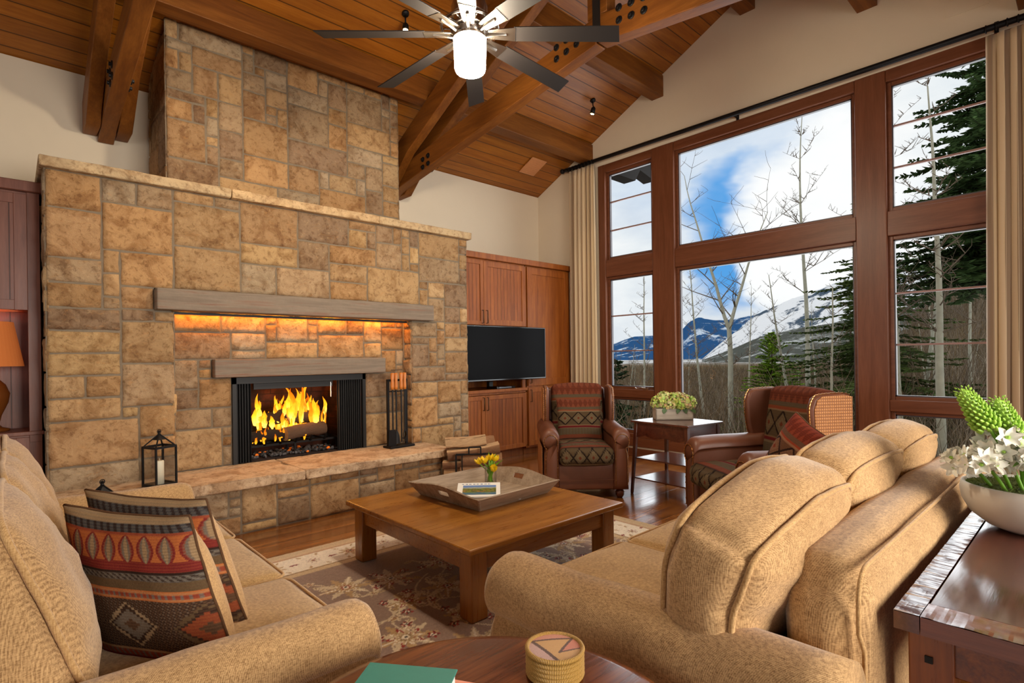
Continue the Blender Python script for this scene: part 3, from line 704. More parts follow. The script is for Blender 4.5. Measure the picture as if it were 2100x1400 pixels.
c2 = empty('tall_cabinet', (0, 0, 0), 0, 'tall narrow alder cabinet between the television bay and the curtain', 'cabinet')
mb = MB(); mb.box(5.45, 6.40, CY+.005, YW-.01, .10, 2.72); mb.box(5.45, 6.40, CY+.09, CY+.12, 0, .1); mb.obj('carcass', M['cab'], c2, bevel=.002)
door(c2, 5.46, 6.36, .99, 2.70, CY, .10, M['cab'], M['cab'], (5.50, 1.03, .17))
door(c2, 5.46, 6.36, .13, .965, CY, .07, M['cab'], M['cabpanel'], (5.50, .76, .17))
tv = empty('television', (4.98, 5.47, 1.46), 0, 'black flat screen television in the cabinet bay right of the fireplace', 'television')
mb = MB(); mb.box(-.73, .73, -.0, .045, -.365, .365); mb.obj('housing', M['black'], tv, bevel=.006)
mb = MB(); mb.box(-.715, .715, -.003, .001, -.345, .352); mb.obj('screen', plain('screen', (9, 8, 9), .3, spec=.04, namt=.02), tv)
mb = MB(); mb.box(-.1, .1, .045, .3, -.1, .1); mb.obj('wall_mount', M['blackm'], tv)
sb = empty('set_top_box', (5.02, 5.66, .972), 0, 'slim black media player under the television', 'media player')
mb = MB(); mb.box(-.17, .17, -.09, .09, 0, .035); mb.obj('case', M['black'], sb, bevel=.004)
mb = MB(); mb.box(-.13, .10, -.092, -.089, .012, .026); mb.obj('display', plain('display', (120, 124, 130), .2, metal=.6), sb)
sp = thing(MB().box(-.035, .035, -.03, .03, 0, .10), 'small_speaker', M['blackm'], 'small black cube device standing behind the media player', 'speaker', bevel=.006); sp.location = (4.92, 5.80, .972)

# cabinets left of the fireplace
lc = empty('bookcase_cabinet', (0, 0, 0), 0, 'reddish alder built-in left of the fireplace with open lamp niche', 'cabinet')
lx0, lx1 = -2.2, .175
mb = MB(); mb.box(lx0, lx1, CY, YW-.01, .08, .86); mb.box(lx0, lx1, CY+.0, YW-.01, 1.82, 2.72); mb.box(lx0, lx0+.03, CY, YW-.01, .8, 2.0); mb.box(lx1-.03, lx1, CY, YW-.01, .8, 2.0)
mb.box(lx0, lx1, YW-.32, YW-.28, .8, 2.0); mb.box(.10, lx1, CY-.01, CY+.01, .8, 2.72); mb.box(lx0, lx1, CY+.08, CY+.1, 0, .1)
mb.obj('carcass', M['cabl'], lc, bevel=.002)
MB().box(lx0, lx1-.04, YW-.335, YW-.32, .88, 1.82).obj('back_panel', M['cablpanel'], lc)
MB().box(lx0, lx1+.01, CY-.03, YW-.3, .855, .885).obj('shelf', M['cabl'], lc, bevel=.004)
MB().box(lx0-.0, SX0+.03, CY-.05, CY+.4, 2.72, 2.80).obj('crown', M['cabl'], lc, bevel=.006)
door(lc, -.72, .10, 1.815, 2.70, CY, .075, M['cabl'], M['cablpanel'])
door(lc, -1.56, -.73, 1.815, 2.70, CY, .075, M['cabl'], M['cablpanel'])
door(lc, -.72, .10, .10, .84, CY, .075, M['cabl'], M['cablpanel'])
door(lc, -1.56, -.73, .10, .84, CY, .075, M['cabl'], M['cablpanel'])
lp = empty('table_lamp', (-.10, 5.80, .885), 0, 'table lamp with orange linen shade on the shelf at the left edge', 'lamp')
mb = MB(); mb.lathe([(0, 0), (.09, 0), (.095, .015), (.05, .03), (.03, .05), (.045, .12), (.085, .22), (.095, .29), (.07, .36), (.025, .41), (.012, .44), (.012, .52), (0, .52)], 28)
mb.obj('base', plain('amber_glaze', (120, 66, 24), .2, spec=.7), lp, smooth=True)
mb = MB(); mb.lathe([(0.18, .50), (.12, .845), (.117, .845), (.177, .50), (0.18, .50)], 40)
m, t, b, o = new_mat('linen_shade'); t.put(b.inputs['Base Color'], t.mix(t.noise(t.mapv(t.node('ShaderNodeTexCoord').outputs['Object'], (1, 1, 60)), 20, 2), lin(196, 112, 52), lin(214, 130, 66)))
b.inputs['Roughness'].default_value = .9; b.inputs['Emission Color'].default_value = (*lin(206, 104, 44), 1); b.inputs['Emission Strength'].default_value = .22
mb.obj('lamp_shade', m, lp)
pl = bpy.data.lights.new('lamp_bulb', 'POINT'); pl.energy = 7; pl.color = (1, .62, .32); pl.shadow_soft_size = .04
po = bpy.data.objects.new('lamp_bulb', pl); COL.objects.link(po); po.location = (-.10, 5.80, 1.47)

# ------------------------------------------------------------------ window wall joinery
MUL = [(WY0, .42), (1.43, 1.70), (3.78, 4.11), (4.90, WY1)]      # posts
XI, XO = XW-.02, XW+.14
mb = MB()
for a, b in MUL: mb.box(XI, XO, a, b, WZ0, WZ1)
struct(mb.obj('trim_1', M['winwood'], bevel=.008))
M['winwoody'] = wood('window_timber_rail', (108, 61, 37), (126, 76, 50), 'y', .38, .8, dark=(92, 48, 26), spec=.4)
mb = MB()
for a, b in ((.42, 1.43), (1.70, 3.78), (4.11, 4.90)):
    mb.box(XI+.01, XO, a, b, 2.555, 2.80); mb.box(XI+.006, XO, a, b, 4.085, WZ1); mb.box(XI+.01, XO, a, b, WZ0, .31)
struct(mb.obj('trim_2', M['winwoody'], bevel=.006))
struct(MB().box(XW-.035, XW+.0, WY0-.0, WY1+.0, WZ0-.10, WZ0+.015).obj('trim_3', M['winwoody'], bevel=.005))
struct(MB().box(XW-.016, XW, 3.5, 5.55, 0, .11).obj('baseboard_right', M['winwoody'], bevel=.004))
wn = [0]
alum = plain('dark_bronze_sash', (70, 62, 66), .4, spec=.5)
def window(y0, y1, z0, z1, munt=(), crank=None):
    wn[0] += 1; r = empty('window_%d' % wn[0], (XW+.06, (y0+y1)/2, z0)); r['kind'] = 'structure'; off = Vector((-(XW+.06), -(y0+y1)/2, -z0))
    def fit(mb, n, m, **k): o = mb.obj(n, m, r, **k); o.location = off; return o
    mb = MB(); t = .038
    for (a, b, c, d) in ((y0, y0+t, z0, z1), (y1-t, y1, z0, z1), (y0+t, y1-t, z0, z0+t), (y0+t, y1-t, z1-t, z1)): mb.box(XW+.035, XW+.10, a, b, c, d)
    fit(mb, 'window_frame', M['winwoody'], bevel=.004)
    mb = MB(); q = .012; a0, a1, c0, c1 = y0+t, y1-t, z0+t, z1-t
    for (a, b, c, d) in ((a0, a0+q, c0, c1), (a1-q, a1, c0, c1), (a0, a1, c0, c0+q), (a0, a1, c1-q, c1)): mb.box(XW+.045, XW+.085, a, b, c, d)
    fit(mb, 'glazing_bead', alum)
    fit(MB().box(XW+.066, XW+.072, a0, a1, c0, c1), 'pane', M['pane'])
    for zz in munt: fit(MB().box(XW+.055, XW+.083, a0, a1, zz-.009, zz+.009), 'muntin', plain('muntin_wood', (150, 116, 108), .5), bevel=.002)
    if crank:
        mb = MB(); y = crank; mb.box(XW-.0, XW+.035, y-.045, y+.045, z0+.003, z0+.03); mb.tube([(XW-.005, y, z0+.03), (XW-.03, y+.04, z0+.035), (XW-.03, y+.12, z0+.02), (XW-.03, y+.15, z0+.035)], .007, 8)
        fit(mb, 'crank', M['steel'], smooth=False)
for a, b in ((4.11, 4.90), (.42, 1.43)):
    window(a, b, 2.80, 4.085, (3.65, 3.235)); window(a, b, .925, 2.555, (1.985, 1.475), crank=(a+.22) if a < 1 else a+.15); window(a, b, .31, .82)
window(1.70, 3.78, 2.80, 4.085); window(1.70, 3.78, .31, 2.555)
mb = MB()
for a, b in ((4.11, 4.90), (.42, 1.43)): mb.box(XI+.012, XO, a, b, .815, .93)
struct(mb.obj('trim_4', M['winwoody'], bevel=.005))

# curtains
def curtain_mat():
    m, t, b, o = new_mat('striped_curtain_cloth'); uv = t.node('ShaderNodeAttribute', attribute_name='Col').outputs['Color']
    oc = t.node('ShaderNodeTexCoord').outputs['Object']; n = t.noise(t.mapv(oc, (30, 30, 300)), 3, 2)
    t.put(b.inputs['Base Color'], t.mix(t.m('MULTIPLY', n, .25), uv, t.mix(1.0, uv, (.8, .78, .75), 'MULTIPLY')))
    b.inputs['Roughness'].default_value = .8; b.inputs['Sheen Weight'].default_value = .2; b.inputs['Specular IOR Level'].default_value = .2
    return m
M['curtain'] = curtain_mat()
def curtain(y0, y1, seed, label, zt=4.18):
    mb = MB(); n = int((y1-y0)/.006); folds = (y1-y0)/.078; cc = [lin(222, 200, 164), lin(212, 188, 150), lin(228, 206, 172), lin(158, 134, 108)]
    def fn(u, v):
        z = .02+v*(zt-.02); ph = u*folds*2*PI + .5*nz(u*6, v*1.3, seed); amp = .042*(1-.35*v) if v < .96 else .042*.65*(.55+.45*(1-v)/.04)
        y = y0+(y1-y0)*u*(1+.05*(1-v)) + .018*math.sin(ph*2+1)*(1-v*.3); x = XW-.105+amp*math.sin(ph)+.012*nz(u*20, v*2, seed+3)
        return (x, y, z)
    def cf(u, v):
        q = u*folds*3; k = int(q) % 7
        return cc[3] if k in (2, 5) else cc[[0, 1, 0, 2, 1, 0, 2][k]]
    mb.grid(fn, n, 46, cf); o = mb.obj('curtain', M['curtain'], smooth=True)
    s = o.modifiers.new('t', 'SOLIDIFY'); s.thickness = .002
    return tag(o, label, 'curtain', 'curtains of the window wall')
curtain(5.02, 5.50, 1, 'tan striped curtain hanging at the left end of the window wall, by the cabinet', 4.225)
curtain(.02, .66, 2, 'tan striped curtain hanging at the right edge, behind the white flowers', 4.155)
rod = empty('curtain_rod', (XW-.11, 2.8, 4.25), 0, 'long dark iron curtain rod above the window wall', 'curtain rod')
mb = MB(); mb.tube([(0, 2.80, 0.018), (0, -3.0, -.04)], .027, 12); mb.obj('pole', M['iron'], rod, smooth=True)
mb = MB(); mb.lathe([(0, 0), (.034, .006), (.04, .03), (.03, .055), (.02, .06)], 16, M=Matrix.Translation((0, 2.86, .018)) @ Matrix.Rotation(PI/2, 4, 'X')); mb.obj('finial', M['iron'], rod, smooth=True)
for y in (2.70, .12, -2.2):
    mb = MB(); mb.bar((0, y, -.02), (.11, y, -.02), .02, .02); mb.bar((.105, y, -.07), (.105, y, .05), .03, .01); mb.obj('bracket', M['iron'], rod)
for i in range(9): 
    mb = MB(); y = 2.74-.062*i; mb.tube([(.03*math.cos(a), y+.006*math.sin(a*1), .012+.03*math.sin(a)) for a in [2*PI*k/16 for k in range(16)]], .005, 6, closed=True); mb.obj('ring', M['iron'], rod, smooth=True)
for i in range(10):
    mb = MB(); y = -2.14-.07*i; mb.tube([(.03*math.cos(a), y, -.034+.03*math.sin(a)) for a in [2*PI*k/16 for k in range(16)]], .006, 6, closed=True); mb.obj('ring', M['iron'], rod, smooth=True)

# ------------------------------------------------------------------ ceiling fan and track heads
fan = empty('ceiling_fan', (2.235, 2.79, 3.505), 0, 'eight-bladed ceiling fan with glowing glass shade hanging from the ridge', 'ceiling fan')
mb = MB(); mb.tube([(0, 0, .25), (0, 0, 1.93)], .016, 12); mb.lathe([(0, 1.86), (.07, 1.86), (.075, 1.95), (0, 1.95)], 24); mb.obj('downrod', M['steel'], fan, smooth=True)
mb = MB(); mb.lathe([(0, .34), (.035, .34), (.045, .28), (.075, .26), (.105, .23), (.12, .19), (.12, .13), (.105, .12), (.105, .07), (.128, .06), (.128, .045), (.10, .035), (.092, .0), (.112, -.006), (.112, -.022), (0, -.022)], 40)
mb.obj('motor_housing', M['steel'], fan, smooth=False, bevel=.002)
mb = MB(); mb.tube([(.185*math.cos(a), .185*math.sin(a), .06) for a in [2*PI*k/48 for k in range(48)]], .010, 8, closed=True)
for k in range(16): a = 2*PI*k/16; mb.bar((.11*math.cos(a), .11*math.sin(a), .06), (.185*math.cos(a), .185*math.sin(a), .06), .005, .012)
mb.obj('ring_guard', M['steel'], fan, smooth=True)
mb = MB(); mb.lathe([(0, -.238), (.07, -.236), (.094, -.226), (.102, -.205), (.107, -.022), (0, -.022)], 40)
gm, t, b, o = new_mat('glowing_glass'); b.inputs['Emission Color'].default_value = (1, .84, .62, 1); b.inputs['Emission Strength'].default_value = 230; t.put(b.inputs['Base Color'], (.9, .85, .7))
mb.obj('glass_shade', gm, fan, smooth=True)
bladem = plain('charcoal_blade', (34, 30, 29), .6, namt=.08, nscale=8, spec=.3)
for k in range(8):
    a = math.radians(-41.5+45*k); T = Matrix.Rotation(a, 4, 'Z') @ Matrix.Translation((0, 0, .02)) @ Matrix.Rotation(math.radians(-13), 4, 'X')
    mb = MB(); mb.prism([(.12, -.035), (.30, -.055), (.30, .055), (.12, .035)], 'z', -.006, .002, T)
    mb.tube([T @ Vector(p) for p in ((.10, 0, -.02), (.16, 0, -.012), (.24, 0, -.008))], .012, 8)
    br = mb.obj('blade_bracket', M['steel'], fan, bevel=.001)
    mb = MB(); mb.prism([(.29, -.058), (.97, -.066), (.985, .0), (1.0, .066), (.29, .058)], 'z', -.003, .004, T); mb.obj('blade', bladem, fan, bevel=.001)
def spot(x, y, tgt, label, power=60):
    z = zc(y); r = empty('track_spotlight', (x, y, z), 0, label, 'spotlight', 'small spotlights on the board ceiling')
    s = -SL if y > RIDGE else SL
    MB().lathe([(0, -.02), (.033, -.018), (.038, 0), (0, 0)], 20, M=Matrix.Rotation(math.atan(s), 4, 'X')).obj('canopy', M['iron'], r, smooth=True)
    d = (Vector(tgt)-Vector((x, y, z-.14))).normalized(); Q = d.to_track_quat('-Z', 'Y').to_matrix().to_4x4(); c = Vector((0, 0, -.14))
    MB().tube([(0, 0, -.02), (0, 0, -.06), c-d*.04], .008, 8).obj('stem', M['iron'], r, smooth=True)
    MB().lathe([(0, .05), (.018, .05), (.03, .03), (.033, -.05), (.029, -.05), (.026, -.035), (.0, -.035)], 20, M=Matrix.Translation(c) @ Q).obj('head', M['iron'], r, smooth=True)
    MB().lathe([(0, -.045), (.024, -.045), (.024, -.036), (0, -.036)], 16, M=Matrix.Translation(c) @ Q).obj('lamp', plain('lit_reflector', (255, 220, 160), .3, emis=(255, 214, 140), es=30), r)
    ld = bpy.data.lights.new('spot', 'SPOT'); ld.energy = power; ld.color = (1, .80, .56); ld.spot_size = math.radians(75); ld.spot_blend = .9; ld.shadow_soft_size = .04
    o = bpy.data.objects.new('spot', ld); COL.objects.link(o); o.location = Vector((x, y, z))+c+d*.06; o.rotation_euler = d.to_track_quat('-Z', 'Y').to_euler()
spot(2.9, 4.63, (1.9, 3.2, .4), 'tiny lit spotlight on the ceiling above the chimney, left of the fan hub', 50)
spot(5.77, 4.59, (5.0, 5.2, .6), 'small black spotlight on the ceiling boards above the window corner', 70)
spot(1.2, 4.5, (1.0, 5.4, 1.4), 'added unseen spotlight on the ceiling left of the fan', 65)  # this and the next three are added out of view as fill
spot(5.0, 1.2, (4.6, 3.4, .4), 'added unseen spotlight on the near ceiling slope towards the armchairs', 110)
spot(2.3, .9, (2.4, 2.6, .3), 'added unseen spotlight on the near ceiling slope over the long sofa', 110)
spot(.2, .9, (.6, 2.6, .4), 'added unseen spotlight on the near ceiling slope over the left sofa', 12)

# ------------------------------------------------------------------ sofas
def bez(pts, n=8):           # smooth closed or open curve through points (Catmull-Rom)
    out = []
    P = [Vector(p) for p in pts]
    for i in range(len(P)-1):
        p0, p1, p2, p3 = P[max(i-1, 0)], P[i], P[i+1], P[min(i+2, len(P)-1)]
        for k in range(n):
            t = k/n; out.append(.5*((2*p1)+(p2-p0)*t+(2*p0-5*p1+4*p2-p3)*t*t+(3*p1-p0-3*p2+p3)*t**3))
    out.append(P[-1]); return out
def arm_section(w=.24, h=.66, r=.125, ov=.0):
    # closed outline in (x outward, z): inner face at x=0, roll on top leaning outward
    cx, cz = r-.005, h-r
    pts = [(0, .08), (0, .30), (.0, cz-.02)]
    for a in range(180, -70, -20):
        q = math.radians(a); pts.append((cx+r*math.cos(q), cz+r*math.sin(q)))
    pts += [(w-.035, cz-.16), (w-.03, .30), (w-.03, .08)]
    return bez([(p[0], p[1], 0) for p in pts], 3)
def rolled_arm(mb, L, side, w=.26, h=.66, r=.13, slope=.03, fx=0):
    # arm along +y from 0 to L, side=+1: outside towards +x
    rings = []
    sec = arm_section(w, h, r)
    cxm = w*.5
    T = [0, .08, .16, .24]+[.24+(L-.30)*(i+1)/14 for i in range(14)]+[L-.035, L-.012, L]
    for t in T:
        e = max(0, (t-(L-.06))/.06); k = math.sqrt(max(0, 1-e*e)) if e < 1 else 0; k = .80+.20*k
        hh = slope*(1-t/L) + .010*nz(t*3, side*3)
        ring = []
        for p in sec:
            x = cxm+(p.x-cxm)*k; z = .38+(p.y-.38)*k + (hh if p.y > .3 else 0)
            x += .004*nz(p.x*14, p.y*12, t*8)+fx*t*(p.y/h)
            ring.append(Vector((side*x, t, z)))
        rings.append(ring if side > 0 else ring[::-1])
    mb.loft(rings, cap=True)
def seam_tube(mb, pts, r=.0055, closed=True): mb.tube(pts, r, 8, closed=closed)
def rrect(hx, hz, r, n=5):
    pts = []
    for cx, cz, a0 in ((hx-r, hz-r, 0), (-hx+r, hz-r, 90), (-hx+r, -hz+r, 180), (hx-r, -hz+r, 270)):
        for i in range(n+1): a = math.radians(a0+90*i/n); pts.append((cx+r*math.cos(a), cz+r*math.sin(a)))
    k = len(pts); out = []
    for i in range(k):
        a, b = Vector(pts[i]), Vector(pts[(i+1) % k]); m = max(1, int((b-a).length/.04)); out += [tuple(a.lerp(b, q/m)) for q in range(m)]
    return out
def back_pillow(parent, T, W=.72, H=.50, D=.21, seed=0, warp=None, name='back_pillow'):
    def fn(p, c):
        # crown at the top, slight sag and soft creases
        s = seed*7.3
        p = p.copy()
        p.z += .022*(1-c[0]**2)*max(0, c[2])
        cr = .006*math.sin(p.z*55+4*nz(p.x*4, s))*max(0, 1-abs(c[1])*.0)*(.5+.5*nz(p.x*3+s, p.z*3))
        p.y += (cr+.016*nz(p.x*5+s, p.z*5))*(1 if c[1] > 0 else -1)*(1-abs(c[0])**4)*(1-abs(c[2])**4)
        p.z += .007*nz(p.x*9+s, p.y*9)*abs(c[2])
        if warp: p = warp(p, c)
        return p
    mb = MB(); mb.puff(W, D, H, .07, .035, .06, .03, n=16, M=T, fn=fn)
    o = mb.obj(name, M['sofa'], parent, smooth=True)
    mb = MB()
    for sy in (-1, 1):
        pts = []
        for (x, z) in rrect(W/2-.019, H/2-.019, .055):
            c = (x/(W/2), sy*.84, z/(H/2)); p = Vector((x, sy*(D/2-.019), z))
            p.x += (1 if x > 0 else -1)*abs(c[0])**3*.035*(1-abs(c[1])**2.2)*(1-abs(c[2])**2.2)
            p.z += (1 if z > 0 else -1)*abs(c[2])**3*.03*(1-abs(c[1])**2.2)*(1-abs(c[0])**2.2)
            p.y += sy*.84**3*.06*(1-abs(c[0])**2.2)*(1-abs(c[2])**2.2)
            p = fn(p, c); pts.append(T @ p)
        seam_tube(mb, pts, .0085)
    mb.obj('piping', M['pipe'], o, smooth=True)
    return o
def seat_cushion(parent, cx, y0, y1, W, z0=.33, z1=.50, name='seat_cushion', seed=0):
    D = y1-y0; H = z1-z0
    def fn(p, c): p = p.copy(); p.z += .008*nz(p.x*4+seed, p.y*4); return p
    mb = MB(); mb.puff(W-.006, D, H, .045, .004, .03, .028, n=12, M=TR((cx, (y0+y1)/2, (z0+z1)/2)), fn=fn)
    o = mb.obj(name, M['seat'], parent, smooth=True)
    mb = MB()
    for z in (.056,):
        pts = [Vector((cx+x, (y0+y1)/2+y, (z0+z1)/2+H/2-.018)) for x, y in rrect(W/2-.008, D/2+.004, .05)]
        seam_tube(mb, pts, .006)
        pts = [p-Vector((0, 0, H-.036)) for p in pts]; seam_tube(mb, pts, .006)
    mb.obj('piping', M['pipe'], o, smooth=True)
def sofa(L, name, label, loc, rz, arm_w=.23, seats=3, D=1.24, pillows=None, inner0=0.0, BH=.86):
    # local frame: x along the length, y from back (0) to front (D); seats start at x=arm_w
    r = empty(name, loc, rz, label, 'sofa')
    a0, a1 = arm_w-.02, L-arm_w+.02; sw = (a1-a0)/seats
    MB().puff(L-.06, D-.08, .24, .03, n=8, M=TR((L/2, D/2-.01, .22))).obj('base', M['sofa'], r, smooth=True)
    for s, x in ((-1, a0), (1, a1)):
        mb = MB(); rolled_arm(mb, D-.03, s, w=arm_w+.01, h=.655, r=min(.125, arm_w*.53))
        mb.v = [(v[0]+x, v[1]+.02, v[2]) for v in mb.v]
        a = mb.obj('arm', M['sofa'], r, smooth=True)
    # back frame with fat rolled top
    def bf(p, c):
        p = p.copy(); t = (p.z+.38)/.76
        p.y += -.00*t + .045*max(0, t-.55)*(1 if c[1] > 0 else .35)*1.2
        p.z += .010*nz(p.x*2.2, 5)*max(0, c[2]) - .05*max(0, abs(c[0])-.94)/.06*max(0, c[2])
        p.y += .006*nz(p.x*6, p.z*6, 2)
        return p
    mb = MB(); mb.puff(L-.37, .20, .76, .085, .03, .02, .025, n=20, M=TR((L/2+.035, .12, .48)), fn=bf); bk = mb.obj('back', M['sofa'], r, smooth=True)
    mb = MB(); pts = [Vector((L/2+.035+x, .026+(.012 if z > .2 else 0), .48+z)) for x, z in rrect((L-.37)/2-.006, .370, .07)]
    seam_tube(mb, [p for p in pts], .006); mb.obj('piping', M['pipe'], bk, smooth=True)
    for i in range(seats): seat_cushion(r, a0+sw*(i+.5), .34, D+.02, sw, seed=i*3)
    for x in (.08, L-.08):
        for y in (.08, D-.1):
            MB().lathe([(0, 0), (.022, 0), (.034, .10), (0, .10)], 12, c=(x, y, 0)).obj('leg', M['darkz'], r)
    return r, a0, a1, sw
# long sofa under the window-side, its back to the console
LX = 2.50; sx0 = 1.29
sf, a0, a1, sw = sofa(LX, 'sofa', 'long tan chenille sofa on the right with its back to the console table', (sx0, .37, .013), 0, D=1.20)
def lean(cx, yb, zb, ang): return TR((cx, yb, zb)) @ Matrix.Rotation(ang, 4, 'X')
def w1(p, c):
    s = max(0, -c[0]); p.z += .085*s*max(0, -c[2]) - .085*s*max(0, c[2]); p.y += -.05*s*max(0, -c[2]); return p
back_pillow(sf, lean(1.71-sx0, .745-.37, .76, math.radians(20)), W=.73, seed=1, warp=w1, H=.51, D=.24)
back_pillow(sf, lean(2.45-sx0, .745-.37, .765, math.radians(19)), W=.745, seed=2, H=.52, D=.215)
back_pillow(sf, lean(3.17-sx0, .745-.37, .755, math.radians(19)), W=.71, seed=3, H=.52, D=.215)
# sofa on the left, facing the window
sf2, b0, b1, sw2 = sofa(2.37, 'sofa', 'tan chenille sofa at the left edge with two patterned pillows', (-.38, 3.85, .013), -PI/2, D=1.20, arm_w=.17)
for i in range(3):
    back_pillow(sf2, lean(b0+sw2*(i+.5), .34, .755, math.radians(19)), W=sw2+.01, seed=5+i, H=.54, D=.25)

# ------------------------------------------------------------------ kilim weave colours
SOFT = np.array((.80, .84, .86))
RED, RUST, BRN, DKB, GRY, TAN, ORG, OLV, SLT = [np.array(lin(*c)) for c in ((104, 32, 32), (136, 66, 44), (92, 66, 46), (46, 32, 26), (108, 98, 86), (150, 124, 92), (168, 96, 50), (90, 72, 50), (62, 62, 64))]
def tri(x): return abs((x % 1)*2-1)
def kil_bold(u, v):          # pillow on the left sofa: v=1 at the top
    w = math.sin(v*340)*.5+.5
    def th(a, b): return a*(.55+.45*w)+b*.45*(1-w)
    if v > .955: return th(TAN, GRY)
    if v > .90: return th(SLT, GRY) if tri(u*18+v*9) > .45 else th(DKB, SLT)
    if v > .885: return RUST
    if v > .66:
        t = (v-.66)/.225; d = abs(tri(u*6.0)-.5)*2
        tear = abs(((u*7.5) % 1)-.5)*2; s = .75*math.sin(min(1, (1-t)*1.25)*PI)**.8
        if abs(tear-s) < .12: return th(RED, RUST)
        if tear < s: return th(RUST*.8, GRY) if tear > s*.6 else (th(GRY, BRN) if tear > s*.3 else th(TAN, BRN))
        return th(ORG, RUST) if t > .28 else th(RED, RUST)
    if v > .645: return DKB
    if v > .60: return th(GRY, SLT) if tri(u*22+v*30) > .5 else th(DKB, GRY)
    if v > .545: return th(OLV, BRN)
    if v > .525: return th(ORG, TAN)
    if v > .495: return th(RUST, RED) if tri(u*24) > .4 else th(GRY, RED)
    if v > .48: return th(ORG, TAN)
    if v > .16:
        t = (v-.32)/.16; q = (u*2.1+.45) % 1; x = round((q-.5)*22)/22*2; y = round(t*11)/11
        d = abs(x)+abs(y)*.9; k = int(u*2.1+.45) % 2
        inner = th(GRY, BRN) if k else th(RUST*.8, ORG*.7)
        if d < .22: return th(BRN, DKB)
        if d < .55: return inner
        if d < .68: return th(DKB, BRN)
        if d < .80: return th(TAN, GRY) if k else th(OLV, BRN)
        return th(DKB, BRN) if (int(q*44)+int(t*22)) % 3 else th(BRN, GRY)
    if v > .145: return th(TAN, ORG)
    if v > .10: return th(RUST, RED) if tri(u*24) > .4 else th(GRY, RED)
    if v > .05: return th(RED, RED*.6)
    return th(SLT, GRY)
def kil_soft(u, v, n=3.5): return kil_raw(u, v, n)*SOFT
def kil_raw(u, v, n=3.5):   # seat, back and pillow of the leather armchairs
    w = math.sin(v*260)*.5+.5
    def th(a, b): return a*(.6+.4*w)+b*.4*(1-w)
    t = v*1.0
    if t > .80: return th(RUST*.6, DKB) if tri(u*9+.2) > abs(t-.9)*9 else th(RUST*.85, BRN)
    if t > .745: return th(OLV, GRY*.7)
    if t > .71: return th(RUST*.9, ORG*.6)
    if t > .69: return th(TAN*.8, BRN)
    if t > .39:
        y = (t-.54)/.15; q = (u*n) % 1; x = (q-.5)*2; d = abs(x)+abs(y)
        if .86 < d < 1.12: return DKB*.7
        if d < .22: return th(RUST*.7, DKB)
        if .6 < d < .68: return th(OLV, BRN)
        return th(TAN*.55, OLV) if d < 1 else th(OLV, BRN*.8)
    if t > .37: return th(TAN*.7, ORG*.6)
    if t > .325: return th(RED, RED*.7)
    if t > .31: return TAN*.6
    if t > .17: return th(OLV*1.0, GRY*.8) if tri(u*14) > .3 else th(OLV, BRN)
    if t > .09: return th(RUST*.8, BRN)
    return th(DKB, OLV)
def throw_pillow(name, label, group, W, H, D, Mx, pat, res=88, back=None, parent=None, M3=None):
    def shape(c0, c1, s):
        x, z = c0*W/2, c1*H/2; k = max(0, (1-abs(c0)**2.6)*(1-abs(c1)**2.6)); e = 1-.07*(1-abs(c1)**2)*abs(c0)-.0
        x *= 1-.06*(1-c1*c1); z *= 1-.06*(1-c0*c0)
        y = s*(D/2*(k**.5 if s < 0 else 1.9*k**.75)+.004) + .005*nz(x*12, z*12, s)
        return Mx @ Vector((x, y, z + .004*nz(x*9, 3)))
    mb = MB(); mb.grid(lambda u, v: shape(u*2-1, v*2-1, -1), res, res, lambda u, v: tuple(pat(u, v)))
    o = mb.obj(name, M['kilim'], parent, smooth=True)
    mb = MB(); mb.grid(lambda u, v: shape(1-u*2, v*2-1, 1), 24, 24, None if back is None else (lambda u, v: tuple(pat(u, v))))
    mb.obj('back_cloth', M['kilim'] if back else M['tanback'], o, smooth=True)
    ed = [(t*2-1, -1) for t in np.linspace(0, 1, 20)]+[(1, t*2-1) for t in np.linspace(0, 1, 20)]+[(1-t*2, 1) for t in np.linspace(0, 1, 20)]+[(-1, 1-t*2) for t in np.linspace(0, 1, 20)]
    mb = MB(); mb.tube([shape(a, b, 0) for a, b in ed], .005, 6, closed=True, col=tuple(BRN)); mb.obj('piping', M['kilim'], o, smooth=True)
    if label: tag(o, label, 'pillow', group)
    return o
Wv, Hv = Vector((.29, -.38, -.02)), Vector((-.085, .23, .435)); xa, za = Wv.normalized(), Hv.normalized(); ya = za.cross(xa).normalized()
K1 = Matrix(((xa.x, ya.x, za.x, .3125), (xa.y, ya.y, za.y, 2.025), (xa.z, ya.z, za.z, .697), (0, 0, 0, 1)))
throw_pillow('throw_pillow', 'red and brown patterned pillow in front, leaning on the left sofa cushion', 'patterned pillows on the left sofa', .47, .52, .19, K1, kil_bold, res=190)
K2 = Matrix.Translation(ya*.18-xa*.10+Vector((0, 0, .03))) @ K1
throw_pillow('throw_pillow', 'patterned pillow tucked behind the front one on the left sofa', 'patterned pillows on the left sofa', .50, .52, .18, K2, lambda u, v: kil_bold(u, .985 - abs(v-.985)*.9 if v > .8 else v), res=120)
K3 = TR((3.16, 1.15, .80), math.radians(-128)) @ Matrix.Rotation(math.radians(-24), 4, 'X') @ Matrix.Rotation(math.radians(16), 4, 'Y')
throw_pillow('throw_pillow', 'dark red striped pillow standing at the far end of the long sofa', None, .46, .46, .16, K3, lambda u, v: kil_raw(u, v, 2.5)*np.array((1.0, .72, .74)), res=110, back=1)

